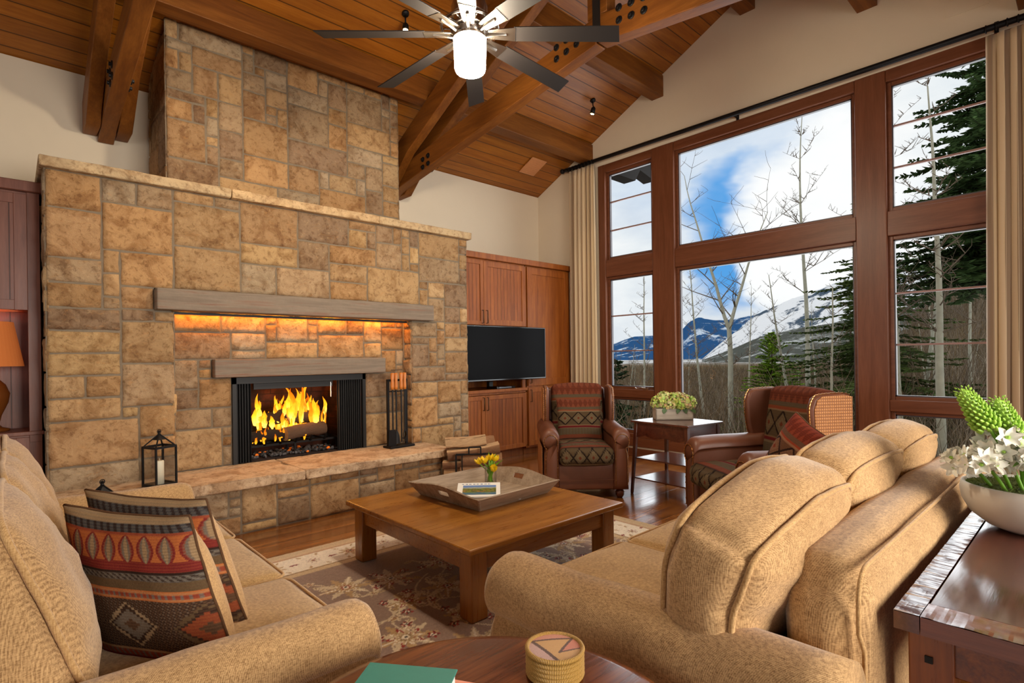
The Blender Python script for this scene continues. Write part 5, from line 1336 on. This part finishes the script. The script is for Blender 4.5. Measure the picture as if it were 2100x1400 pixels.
for (dx, dy, dz, L) in ((-.16, .03, .10, 1), (-.10, -.10, .05, 1), (.10, -.12, .09, 1), (.05, .10, .13, 1), (-.03, -.06, .13, 1), (-.18, -.02, .14, 1)):
    c = bez([(dx*.15, dy*.15, .14), (dx*.6, dy*.6, .16+dz*.9), (dx*1.25, dy*1.25, .15+dz)], 8); sd = Vector((-dy, dx, 0)).normalized()*.011
    stems.grid(lambda u, v: c[min(len(c)-1, int(v*(len(c)-1)+.5))]+sd*(u-.5)*2*math.sin(PI*min(.97, .2+v*.8)), 3, len(c)-1)
stems.obj('stems', gre, bl, smooth=True); pet.obj('blossoms', whp, bl, smooth=True); bud_mb.obj('buds', bud, bl, smooth=True)

# ------------------------------------------------------------------ round table in the foreground
rt = empty('round_table', (.69, .85, .013), 0, 'round dark oak table at the bottom edge, in front of the sofas', 'table')
RZ = .587
mb = MB(); mb.lathe([(0, RZ-.03), (.455, RZ-.03), (.478, RZ-.024), (.482, RZ-.008), (.474, RZ-.001), (.455, RZ), (0, RZ)], 96); mb.obj('tabletop', M['round'], rt, smooth=True)
mb = MB(); mb.lathe([(0, .06), (.08, .06), (.07, .12), (.045, .2), (.06, .32), (.04, .45), (.09, .565), (.30, .568), (.30, .57), (0, .57)], 40); mb.obj('pedestal', M['round'], rt, smooth=True)
for k in range(3):
    a = k*2*PI/3+.4; mb = MB(); mb.prism([(.05, .07), (.20, .09), (.34, .03), (.37, 0), (.30, 0), (.20, .04), (.05, .02)], 'y', -.03, .03, Matrix.Rotation(a, 4, 'Z')); mb.obj('foot', M['round'], rt, bevel=.006)
bk = empty('book', (.60, 1.055, .612), math.radians(-52), 'green cloth-bound book lying on the round table', 'book')
mb = MB(); mb.box(-.11, .11, -.15, .15, .034, .038); mb.box(-.11, .11, -.15, .15, 0, .004); mb.box(-.114, -.108, -.15, .15, 0, .038); mb.obj('cover', M['teal'], bk, bevel=.0015)
MB().box(-.107, .104, -.145, .145, .004, .034).obj('pages', M['paper'], bk)
mb = MB(); mb.lathe([(.018, .0382), (.030, .0384), (.034, .0386), (.018, .0386)], 24, c=(-.0, -.05, 0)); mb.obj('emblem', plain('gilt', (196, 170, 96), .35, metal=.7), bk)
b2 = empty('booklet', (.665, 1.03, .606), math.radians(-60), 'salmon pink booklet sticking out under the green book', 'booklet')
MB().box(-.105, .105, -.14, .14, 0, .005).obj('pages', M['salmon'], b2)
bs = empty('lidded_basket', (1.005, .945, .601), math.radians(-30), 'small round coiled basket with beaded lid on the round table', 'basket')
def coilmat(name, c1, c2):
    m, t, b, o = new_mat(name); x = t.sep(t.node('ShaderNodeTexCoord').outputs['Object']); a = t.node('ShaderNodeMath', operation='ARCTAN2', i_0=x[1], i_1=x[0]).outputs[0]
    s = t.m('ABSOLUTE', t.m('SINE', t.m('MULTIPLY', a, 55.0))); t.put(b.inputs['Base Color'], t.mix(s, lin(*c1), lin(*c2))); b.inputs['Roughness'].default_value = .6; bump(t, b, s, .8, .003); return m
cm = coilmat('coiled_straw', (104, 70, 20), (206, 160, 78)); mb = MB(); prof = [(0, 0)]
for i in range(5): 
    for a in range(-80, 81, 40): prof.append((.068+.0065*math.cos(math.radians(a)), .006+.011*i+.0055*math.sin(math.radians(a))))
prof += [(0, .058)]; mb.lathe(prof, 64); mb.obj('basket_wall', cm, bs, smooth=True)
mb = MB(); mb.tube([(.070*math.cos(2*PI*k/64), .070*math.sin(2*PI*k/64), .064) for k in range(64)], .006, 8, closed=True); mb.obj('lid_rim', cm, bs, smooth=True)
def beads(u, v):
    r_ = u*.066; a = v*2*PI; x, y = r_*math.cos(a)/.066, r_*math.sin(a)/.066
    def seg(ax, ay, bx_, by_, w_): 
        t = max(0, min(1, ((x-ax)*(bx_-ax)+(y-ay)*(by_-ay))/((bx_-ax)**2+(by_-ay)**2))); return math.hypot(x-ax-t*(bx_-ax), y-ay-t*(by_-ay)) < w_
    if seg(-.75, .62, .85, .45, .055) or seg(-.75, .62, -.15, -.95, .07) or seg(.85, .45, .05, -.45, .05) or seg(.05, -.45, .9, -.30, .035): return lin(104, 76, 66)
    if y > .62-.1*(x+.75) : return lin(210, 146, 126)
    if x < -.75+(.62-y)*.38: return lin(206, 168, 158)
    if y < .45-(.85-x)*1.1 and y > -.45+.18*x*.9: return lin(206, 132, 110)
    return lin(206, 160, 106)
mb = MB(); mb.grid(lambda u, v: (.066*u*math.cos(2*PI*v), .066*u*math.sin(2*PI*v), .0645+.003*(1-u*u)), 34, 150, lambda u, v: tuple(beads(u, v))); mb.obj('lid', painted('beadwork', .5, 700, .002, 1.0, .25, .4), bs, smooth=True)

# ------------------------------------------------------------------ hearth tools, lanterns, firewood
ft = empty('fire_tool_set', (3.08, 5.16, HZ+.003), math.radians(3), 'black iron fireplace tool set with wooden handles on the hearth', 'fire tools')
mb = MB(); mb.box(-.155, .155, -.075, .075, 0, .022); mb.obj('base', M['iron'], ft, bevel=.004)
mb = MB()
for x in (-.115, .115): mb.bar((x, .03, .02), (x, .03, .72), .024, .024)
mb.bar((-.127, .03, .72), (.127, .03, .72), .024, .024); mb.bar((-.115, .03, .60), (.115, .03, .60), .012, .012); mb.bar((-.07, .03, .83), (.07, .03, .83), .006, .006) 
mb.obj('stand_frame', M['iron'], ft)
hw = plain('turned_wood', (196, 116, 44), .35, nscale=14, namt=.15)
for i, x in enumerate((-.075, -.03, .035, .080)):
    tl = ['shovel', 'brush', 'poker', 'tongs'][i]; y = .0
    mb = MB(); mb.tube([(x, y, .62), (x, y, .16 if i != 2 else .05)], .0085, 8)
    if i == 0: mb.prism([(-.045, .0), (-.05, .02), (-.04, .17), (.04, .17), (.05, .02), (.045, .0)], 'y', -.004, .004, TR((x-.03, y-.03, .025)))
    if i == 1: mb.lathe([(0, .04), (.04, .04), (.028, .13), (.015, .17), (0, .17)], 14, c=(x, y, .0))
    if i == 3: mb.tube([(x, y, .2), (x+.02, y, .12), (x-.005, y, .05)], .005, 6); mb.tube([(x, y, .2), (x-.02, y, .12), (x+.005, y, .05)], .005, 6)
    if i == 2: mb.tube([(x, y, .1), (x+.025, y, .08), (x+.03, y, .11)], .006, 6)
    o = mb.obj(tl, M['iron'], ft, smooth=False)
    MB().lathe([(0, .62), (.018, .62), (.020, .65), (.017, .72), (.021, .78), (.018, .80), (0, .80)], 16, c=(x, y, 0)).obj('handle', hw, o, smooth=True)
def lantern(loc, rz, w_, h, label, s=1):
    r = empty('lantern', loc, rz, label, 'lantern', 'iron candle lanterns on the hearth'); t = .012
    mb = MB()
    for x in (-w_, w_):
        for y in (-w_, w_): mb.bar((x, y, 0), (x, y, h), t, t, up=(1, 0, 0))
    for z in (.012, h):
        for a_, b_ in (((-w_, -w_), (w_, -w_)), ((w_, -w_), (w_, w_)), ((w_, w_), (-w_, w_)), ((-w_, w_), (-w_, -w_))): mb.bar((*a_, z), (*b_, z), t*1.2, t*1.4)
    mb.box(-w_, w_, -w_, w_, 0, .012); mb.obj('frame', M['iron'], r)
    mb = MB(); hr_ = w_*1.25; u = .45
    for x in (-1, 1):
        for y in (-1, 1): mb.bar((x*w_, y*w_, h), (0, 0, h+hr_), .009, .009)
    q1 = [(x*w_*u, y*w_*u, h+hr_*(1-u)) for x, y in ((-1, -1), (1, -1), (1, 1), (-1, 1))]
    mb.add([*q1, (0, 0, h+hr_)], [(0, 1, 4), (1, 2, 4), (2, 3, 4), (3, 0, 4)]); mb.lathe([(0, h+hr_-.01), (.012, h+hr_), (.006, h+hr_+.01), (.011, h+hr_+.02), (0, h+hr_+.03)], 12)
    mb.tube([(.014*math.cos(a), 0, h+hr_+.02+.014*math.sin(a)) for a in [2*PI*k/14 for k in range(14)]], .003, 6, closed=True)
    mb.obj('roof', M['iron'], r)
    mb = MB()
    for x in (-1, 1): mb.box(x*w_-.001, x*w_+.001, -w_+.006, w_-.006, .02, h-.008); mb.box(-w_+.006, w_-.006, x*w_-.001, x*w_+.001, .02, h-.008)
    mb.obj('glass', M['glassy'], r)
    cdl = thing(MB().lathe([(0, 0), (.030, 0), (.030, h*.58), (.026, h*.60), (0, h*.59)], 24).tube([(0, 0, h*.59), (0, 0, h*.66)], .0015, 5), 'pillar_candle', M['wax'], 'ivory pillar candle inside ' + ('the taller lantern with clear glass' if s else 'the floor lantern hidden behind the sofa arm'), 'candle', smooth=True)
    cdl.location = (loc[0], loc[1], loc[2]+.0125)
lantern((.835, 4.93, HZ+.002), math.radians(24), .078, .30, 'tall iron and glass candle lantern on the hearth, left of the fire', 1)
lantern((.43, 4.42, .002), math.radians(18), .085, .50, 'lantern on the floor by the hearth, only its pointed roof showing above the sofa arm', 0)
lr = empty('log_rack', (3.50, 4.43, 0), math.radians(-38), 'black iron rack for firewood beside the hearth', 'log rack')
mb = MB()
for y in (-.14, .14):
    mb.bar((-.16, y, 0), (-.16, y, .43), .018, .018); mb.bar((.20, y, 0), (.20, y, .43), .018, .018); mb.bar((-.16, y, .43), (-.07, y, .43), .018, .018); mb.bar((-.10, y, .10), (-.10, y, .43), .012, .012)
    mb.bar((.11, y, .43), (.20, y, .43), .018, .018); mb.bar((-.16, y, .10), (.20, y, .10), .018, .018)
    mb.bar((-.03, y, .43), (-.03, y, .50), .014, .014); mb.bar((-.03, y, .50), (.09, y, .50), .014, .014); mb.bar((.09, y, .43), (.09, y, .50), .014, .014); mb.bar((-.07, y, .43), (.11, y, .43), .012, .012)
    mb.obj('side_frame', M['iron'], lr); mb = MB()
for x in (-.16, .20): MB().bar((x, -.14, .10), (x, .14, .10), .018, .018).obj('crossbar', M['iron'], lr)
FWD = [((3.58, 4.72, .20), .40, .082, -34, 0, None, 'thick log at the bottom left of the firewood rack'), ((3.68, 4.57, .20), .40, .082, -32, 0, None, 'thick bark log at the bottom of the rack, towards the tulips'),
       ((3.56, 4.69, .345), .42, .078, -36, 2, 'half', 'brown split log in the middle of the firewood rack'), ((3.70, 4.56, .345), .42, .070, -32, 0, None, 'round log in the middle of the firewood rack'),
       ((3.63, 4.61, .475), .54, .092, -30, 7, 'half', 'big bark log lying high in the rack, its bark side outwards'), ((3.70, 4.74, .47), .48, .075, -26, 4, None, 'log with cut end pointing to the cabinet, near the top of the stack'), ((3.57, 4.66, .575), .42, .088, -30, 6, 'quarter', 'pale freshly split log on top of the firewood stack')]
for i, (p, L, r_, rz, ry, wd, lab) in enumerate(FWD):
    o = thing(log_mesh(L, r_, 30+i*2.7, (168, 124, 88) if i != 0 else (206, 160, 112), (226, 190, 146), wd), 'firewood_log', M['bark'], lab, 'log', 'split firewood beside the hearth', smooth=True)
    q = Vector(p)-Vector((3.62, 4.62, 0)); q = Matrix.Rotation(math.radians(-6), 3, 'Z') @ q; o.location = q+Vector((3.50, 4.43, 0)); o.rotation_euler = (0, -math.radians(ry), math.radians(rz-6))

# ------------------------------------------------------------------ outside: roof outrigger, ground, ridges, trees
mb = MB(); mb.prism([(6.6, 4.22), (7.42, 4.22), (7.56, 4.42), (7.98, 4.33), (8.12, 4.38), (8.12, 4.78), (6.6, 4.78)], 'y', 5.06, 5.28)
thing(mb, 'roof_outrigger', plain('weathered_outrigger', (58, 56, 56), .8), 'dark notched timber under the eave outside the upper left window pane', 'beam')
mb = MB(); mb.prism([(YW+.9, zc(YW)-.28), (RIDGE, ZR+.17), (-2.5, zc(-2.5)+.1), (-2.5, zc(-2.5)+.3), (RIDGE, ZR+.4), (YW+.9, zc(YW)+.0)], 'x', 6.6, 6.9)
struct(mb.obj('roof', plain('dark_roof_edge', (60, 56, 54), .8)))
def az(p, r, z=None):        # point at horizontal distance r in the compass direction of photo column p
    d = dirpx(p, 733); h = Vector((d.x, d.y, 0)).normalized(); return Vector((h.x*r, h.y*r, 0 if z is None else z))
def el(p, y, r):             # point at horizontal distance r whose elevation matches the skyline there
    d = dirpx(p, y); k = r/math.hypot(d.x, d.y); return Vector((d.x*k, d.y*k, CAMH+d.z*k))
def gz(x, y):
    r = math.hypot(x, y); 
    b = -1.0-.07*max(0, r-8) if r < 70 else (-5.34-.008*(r-70) if r < 700 else -10.4-.008*(r-700))
    b = max(b, -30)
    a = (x*RT0.x+y*RT0.y)/max(1, (x*FW.x+y*FW.y))     # + to the right of the view
    hill = max(0, min(1, (a-.62)/.25)); hill = hill*hill*(3-2*hill)
    up = 0 if r < 45 else min(1, (r-45)/170); b += hill*up*(26+ .05*min(r, 400))
    b += 1.0*nz(x*.05, y*.05)*min(1, r/25) + .25*nz(x*.3, y*.3)
    return b
def ground_mat():
    m, t, b, o = new_mat('winter_scrubland'); oc = t.node('ShaderNodeTexCoord').outputs['Object']
    n1 = t.noise(oc, .6, 6, .7, .5); n2 = t.noise(oc, .035, 5, .65); n3 = t.noise(t.mapv(oc, (.006, .006, .006)), 1.0, 5, .65)
    d = t.node('ShaderNodeVectorMath', operation='LENGTH', i_0=oc).outputs['Value']
    col = t.ramp(n1, [(.3, lin(62, 52, 38)), (.5, lin(104, 88, 66)), (.7, lin(138, 118, 92))])
    col = t.mix(t.step(n2, .45, .62), col, lin(128, 92, 58)); col = t.mix(t.m('MULTIPLY', t.step(n2, .62, .50), t.step(n1, .5, .6)), col, lin(78, 84, 50))
    snow = t.m('MULTIPLY', t.step(d, 500, 1500), t.step(n3, .40, .52)); snow = t.m('MAXIMUM', snow, t.m('MULTIPLY', t.step(n1, .66, .72), .7))
    t.put(b.inputs['Base Color'], t.mix(snow, col, lin(226, 226, 226))); b.inputs['Roughness'].default_value = 1; b.inputs['Specular IOR Level'].default_value = .05
    return m
rs = [7.0*(1.045**i) for i in range(160)]; ps = list(range(900, 2700, 12))
mb = MB(); vs = []
for r in rs:
    for p in ps:
        v = az(p, r); vs.append((v.x, v.y, gz(v.x, v.y)))
n = len(ps); fs = [(i*n+j, i*n+j+1, (i+1)*n+j+1, (i+1)*n+j) for i in range(len(rs)-1) for j in range(n-1)]
mb.add(vs, fs); struct(mb.obj('ground', ground_mat(), smooth=True))
def ridge(name, prof, r0, r1, base, mat, seed, label, rough=.05, cat='mountain'):
    P0 = [(p, y) for p, y in prof]; mb = MB(); vs = []; cols = list(np.arange(P0[0][0], P0[-1][0]+1, 6)); K = 34
    for k in range(K+8):
        t = k/K
        for p in cols:
            y = np.interp(p, [a for a, _ in P0], [b for _, b in P0]); c = el(p, y, r1); H = c.z-base
            r = r0+(r1-r0)*min(t, 1.25); q = min(t, 1)
            v = az(p, r); f = q**1.15; sp = 1.0/(r1*.05)
            ns = (mn.fractal(Vector((v.x*sp+seed, v.y*sp, 0)), .9, 2.1, 5)*H*rough*3)*math.sin(min(1, q)*PI)**.7 + (H*.02*nz(p*.21, seed) if q > .9 else 0)
            z = base+H*f+ns if t <= 1 else base+H*(1-(t-1)*2.2)
            vs.append((v.x, v.y, z))
    n = len(cols); fs = [(i*n+j, i*n+j+1, (i+1)*n+j+1, (i+1)*n+j) for i in range(K+7) for j in range(n-1)]
    mb.add(vs, fs); o = mb.obj(name, mat, smooth=True); o['kind'] = 'structure'; return o
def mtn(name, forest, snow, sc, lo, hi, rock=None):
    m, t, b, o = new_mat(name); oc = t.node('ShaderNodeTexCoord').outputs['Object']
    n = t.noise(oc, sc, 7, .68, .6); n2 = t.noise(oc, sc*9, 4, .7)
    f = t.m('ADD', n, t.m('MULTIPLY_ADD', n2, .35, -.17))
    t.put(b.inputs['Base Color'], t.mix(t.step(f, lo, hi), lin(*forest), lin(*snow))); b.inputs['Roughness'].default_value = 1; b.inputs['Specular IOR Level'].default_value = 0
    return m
ridge('mountain', [(1050, 716), (1240, 712), (1300, 690), (1340, 688), (1385, 692), (1412, 662), (1432, 650), (1462, 656), (1500, 656), (1545, 646), (1600, 650), (1700, 655), (1900, 660)], 4200, 6200, -34, mtn('haze_blue_mountain', (48, 88, 134), (206, 218, 232), .0016, .54, .62), 3, '')  # aerial haze painted into the forest colour as blue
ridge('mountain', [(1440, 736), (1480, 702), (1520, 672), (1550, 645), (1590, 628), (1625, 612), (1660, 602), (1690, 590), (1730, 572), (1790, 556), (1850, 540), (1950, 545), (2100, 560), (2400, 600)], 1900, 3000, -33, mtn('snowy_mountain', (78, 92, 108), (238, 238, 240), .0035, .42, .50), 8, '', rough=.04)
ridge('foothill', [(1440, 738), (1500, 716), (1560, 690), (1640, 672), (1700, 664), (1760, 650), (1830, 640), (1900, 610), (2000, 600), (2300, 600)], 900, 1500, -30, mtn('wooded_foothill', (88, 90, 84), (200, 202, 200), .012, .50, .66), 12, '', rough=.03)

barkw = plain('aspen_bark', (176, 172, 152), .8, nscale=8, namt=.35, bmp=.2); twig = plain('bare_twigs', (116, 100, 84), .9, nscale=5, namt=.2)
def aspen_mesh(seed, H=8, r=.085, bare=.35, fork=None, density=1.0, lean=0):
    rr = random.Random(seed); tk = MB(); tw = MB()
    def seg(mb, p, d, L, r0, r1, bend, n, sides):
        pts = [p]; rad = [r0]; d = d.normalized()
        for i in range(n):
            d = (d+Vector((rr.uniform(-1, 1), rr.uniform(-1, 1), rr.uniform(-.3, .6)))*bend).normalized(); p = p+d*(L/n); pts.append(p); rad.append(r0+(r1-r0)*(i+1)/n)
        mb.tube(pts, rad, sides, cap=False); return pts, d
    def limbs(pts, H, lvl, r_):
        for i in range(1, len(pts)):
            t = i/len(pts)
            if lvl == 0 and t < bare: continue
            for _ in range(rr.choice((1, 2, 3)) if lvl == 0 else rr.choice((1, 1, 2))):
                a = rr.uniform(0, 2*PI); d = Vector((math.cos(a), math.sin(a), rr.uniform(.35, 1.1)))
                L = H*(.21*(1.15-t) if lvl == 0 else .38)*rr.uniform(.5, 1.2)
                q, _d = seg(tw, pts[i], d, L, max(.005, r_*(.20 if lvl == 0 else .42)*(1.2-t)), .003, .16, 5 if lvl == 0 else 4, 4 if lvl == 0 else 3)
                if lvl < 2 and L > .25: limbs(q, L, lvl+1, r_*.4)
    d0 = Vector((lean, 0, 1))
    if fork:
        p1, d = seg(tk, Vector((0, 0, -.4)), d0, H*fork+.4, r, r*.7, .035, 8, 10); limbs(p1, H, 0, r)
        for s in (-1, 1):
            q, _d = seg(tk, p1[-1], d+Vector((s*.32, .05, 0)), H*(1-fork)*(1 if s < 0 else .8), r*.62, .008, .07, 11, 8); 
            for j in range(3, len(q)):
                pass
            limbs(q, H*.5, 0 if bare < .1 else 1, r*.6)
    else:
        p1, d = seg(tk, Vector((0, 0, -.4)), d0, H+.4, r, .010, .03, 16, 10); limbs(p1, H, 0, r)
    return tk, tw
def aspen(pcol, dist, topy, label, seed, r=.085, rz=0, **k):
    b = az(pcol, dist); z = gz(b.x, b.y); top = el(pcol, topy, dist).z
    tk, tw = aspen_mesh(seed, top-z, r, **k)
    e = empty('aspen_tree', (b.x, b.y, z), rz, label, 'tree', 'bare aspens outside the window')
    tk.obj('trunk', barkw, e, smooth=True); tw.obj('branches', twig, e, smooth=True); return e
A_ = -YAW
asp = [aspen(1497, 15, 330, 'forked bare aspen in the left half of the wide window', 5, .082, A_, fork=.44, bare=.40),
       aspen(1655, 20, 235, 'tall bare aspen right of centre in the wide window', 8, .10, A_, bare=.42),
       aspen(1628, 19, 560, 'short leaning aspen just right of the small bright pine', 11, .075, A_, bare=.45, lean=-.06),
       aspen(1700, 11.5, 590, 'thin pale aspen in front of the dark spruce at the middle right', 14, .035, A_, bare=.4),
       aspen(1850, 12.5, 150, 'left of the two pale aspens in the right side window', 17, .075, A_, bare=.4, lean=-.02),
       aspen(1930, 11.5, 180, 'pale aspen rightmost in the right side window', 20, .085, A_, bare=.38, lean=-.05),
       aspen(1448, 22, 520, 'slim leaning aspen left of the forked one', 23, .07, A_, bare=.35, lean=-.08),
       aspen(1885, 19, 330, 'distant slim aspen between the two pale trunks of the side window', 26, .07, A_, bare=.45),
       aspen(1322, 16, 560, 'slim aspen seen through the left side window', 29, .045, A_, bare=.3)]
ar_ = random.Random(44)
FAR = [(1415, 34, 0, 'far thin aspen nearest the left post of the wide window'), (1535, 30, 1, 'far thin aspen between the forked aspen and the small pine'), (1560, 42, 2, 'faint far aspen standing just behind the left edge of the small pine'),
       (1635, 38, 3, 'faint aspen between the small pine and the tallest central aspen'), (1672, 30, 4, 'far aspen just right of the tall central trunk'), (1722, 28, 5, 'far aspen in front of the broad spruce, right half of the wide window'),
       (1740, 36, 1.4, 'faint aspen touching the right post of the wide window'), (1838, 24, 2, 'far aspen along the left frame of the right side window'), (1868, 30, .3, 'far aspen between the near pale trunk and the slim one, right side window'),
       (1900, 26, 3.3, 'far aspen right of the slim middle trunk in the right side window'), (1915, 36, 4.2, 'faint far aspen close to the left of the rightmost pale trunk'), (1955, 24, 5, 'far aspen just right of the rightmost pale trunk'),
       (1975, 31, 1, 'faint aspen between the rightmost pale trunk and the tan curtain'), (1990, 20, 2.7, 'aspen closest to the tan curtain in the right side window'), (1280, 26, 2, 'thin aspen in the middle of the left side window'), (1300, 34, .4, 'faint aspen in the right half of the left side window')]
for i, (p, d, rz, lab) in enumerate(FAR):
    b = az(p, d); c = copy_tree(asp[i % 3 if i % 3 != 0 else 6], None, (b.x, b.y, gz(b.x, b.y)), rz, lab); s = ar_.uniform(.55, .85); c.scale = (s, s, s); c['group'] = 'distant aspens beyond the window'

def conifer(pcol, dist, topy, half, label, seed, green, rz=0, droop=.25, dens=1.0, low=.06, name='spruce_tree', nl=None):
    rr = random.Random(seed); b = az(pcol, dist); z = gz(b.x, b.y); H = el(pcol, topy, dist).z-z
    e = empty(name, (b.x, b.y, z), rz, label, 'tree'); mb = MB()
    mb.tube([(0, 0, -.3), (0, 0, H*.5), (0, 0, H)], [H*.016+.03, H*.010+.015, .006], 8); mb.obj('trunk', plain('spruce_bark', (84, 66, 52), .95), e, smooth=True)
    br = MB(); nd = MB(); nlv = nl or int(H*9*dens)
    for k in range(nlv):
        t = low+(1-low)*(k+rr.random()*.6)/nlv; zz = H*t; Lb = half*(1-t)**.85*rr.uniform(.8, 1.1)+.06; m_ = rr.randint(3, 4)
        a0 = rr.random()*6
        for j in range(m_):
            a = a0+2*PI*j/m_+rr.uniform(-.25, .25); L = Lb*rr.uniform(.7, 1.12); d = Vector((math.cos(a), math.sin(a), 0)); up = (.45 if t > .8 else .0)
            zz = H*min(.99, t+rr.uniform(-.5, .5)/nlv*2)
            pts = [Vector((0, 0, zz))+d*L*s+Vector((0, 0, (up*s-droop*s*s*1.6+.35*droop*s**4*3)*L)) for s in (0, .25, .5, .75, 1)]
            br.tube(pts, [.012+.008*L, .010, .008, .006, .003], 3, cap=False)
            side = Vector((-d.y, d.x, 0)); ns = max(6, int(L*26*dens))
            for q in range(ns):
                s = .12+.9*q/ns+rr.uniform(-.02, .02); s = min(s, 1.02); i0 = min(3, int(s*4)); p = pts[i0].lerp(pts[i0+1], min(1, s*4-i0))
                for sg in (-1, 1):
                    l = (.10+.26*L*(1-s)*.55)*rr.uniform(.7, 1.2); v = (side*sg+d*rr.uniform(.3, .8)+Vector((0, 0, rr.uniform(-.45, .25)))).normalized(); w_ = .022+.01*rr.random(); u = v.cross(Vector((rr.uniform(-.6, .6), rr.uniform(-.6, .6), 1))).normalized()
                    tip = p+v*l; nrm = u.cross(v)
                    gg = rr.uniform(.7, 1.9); c = tuple(g_*gg for g_ in green)
                    nd.add([p+u*w_*.5, p-u*w_*.5, p+v*l*.45-u*w_+nrm*.008, tip, p+v*l*.45+u*w_+nrm*.008, p+v*l*.4-nrm*w_*.7], [(0, 1, 2, 3, 4), (1, 5, 3, 2), (5, 0, 4, 3)], c)
    br.obj('branches', plain('spruce_twig', (70, 56, 42), .95), e); nd.obj('needles', M['needles'], e); return e
M['needles'] = painted('conifer_needles', .8, 12, .002, .1, .2, .15)
conifer(1583, 24, 682, 2.3, 'small bright green pine standing alone below the mountains', 1, lin(112, 138, 40), droop=-.22, dens=1.5, name='pine_tree')
conifer(2045, 13.5, -60, 3.6, 'tall dark spruce beside the right curtain', 2, lin(66, 88, 50), droop=.22, dens=1.15, low=.40)
conifer(1785, 16, 395, 3.3, 'broad spruce half hidden by the right window post', 3, lin(88, 104, 54), droop=.16, dens=.85, low=.02)
conifer(1262, 12, 735, 1.15, 'dark spruce filling the bottom of the left side window', 4, lin(40, 62, 34), droop=.2, dens=1.1)
conifer(1322, 17, 800, 1.0, 'low dark spruce right of the larger one in the left side window', 5, lin(46, 66, 36), droop=.2)
conifer(1745, 27, 620, 1.9, 'spruce behind the thin pale aspen at the middle right', 6, lin(64, 84, 42), droop=.2, dens=.8)

# leafless scrub: nobody could count the stems
bm_ = random.Random(77); mb = MB()
def shrub(x, y, h, n, w_):
    z = gz(x, y)-.1
    for _ in range(n):
        a = bm_.uniform(0, 2*PI); l = h*bm_.uniform(.5, 1.1); p = Vector((x+bm_.uniform(-w_, w_)*.5, y+bm_.uniform(-w_, w_)*.5, z)); d = Vector((math.cos(a)*.35, math.sin(a)*.35, 1)); q = p+d*l*.5+Vector((bm_.uniform(-.1, .1), bm_.uniform(-.1, .1), 0)); e = q+Vector((math.cos(a)*.35+bm_.uniform(-.3, .3), math.sin(a)*.35+bm_.uniform(-.3, .3), 1))*l*.5
        r_ = .0045*h**.5*bm_.uniform(.7, 1.6)*(1+math.hypot(x, y)*.02); g = bm_.uniform(.7, 1.25); c = tuple(k*g for k in lin(*bm_.choice([(128, 112, 94), (112, 94, 74), (146, 132, 114), (104, 90, 70), (120, 100, 72)])))
        mb.tube([p, q, e], [r_, r_*.8, .0015], 3, cap=False, col=c)
        for s in (.35, .55, .75):
            b0 = p.lerp(e, s); b1 = b0+Vector((bm_.uniform(-.4, .4), bm_.uniform(-.4, .4), bm_.uniform(.2, .6)))*l*.35
            mb.tube([b0, b1], [r_*.55, .001], 3, cap=False, col=c)
for i in range(4200):
    p = bm_.uniform(1200, 2060); d = 9.5*(330/9.5)**(bm_.random()**.8)
    v = az(p, d); hh_ = 1+1.2*max(0, nz(v.x*.08, v.y*.08, 4)+.1); shrub(v.x, v.y, bm_.uniform(.8, 2.2)*hh_*(1+min(d, 120)*.008), 5, 1.0+d*.02)
for i in range(900):                     # taller thicket on the slope to the right
    p = bm_.uniform(1690, 2080); d = bm_.uniform(35, 210); v = az(p, d); shrub(v.x, v.y, bm_.uniform(4, 8), 4, 2.2)
o = mb.obj('scrub_thicket', painted('bare_stems', .95, 8, .001, .1, .2, .05)); tag(o, 'tangle of leafless brown scrub covering the slope outside', 'scrub', kind='stuff')
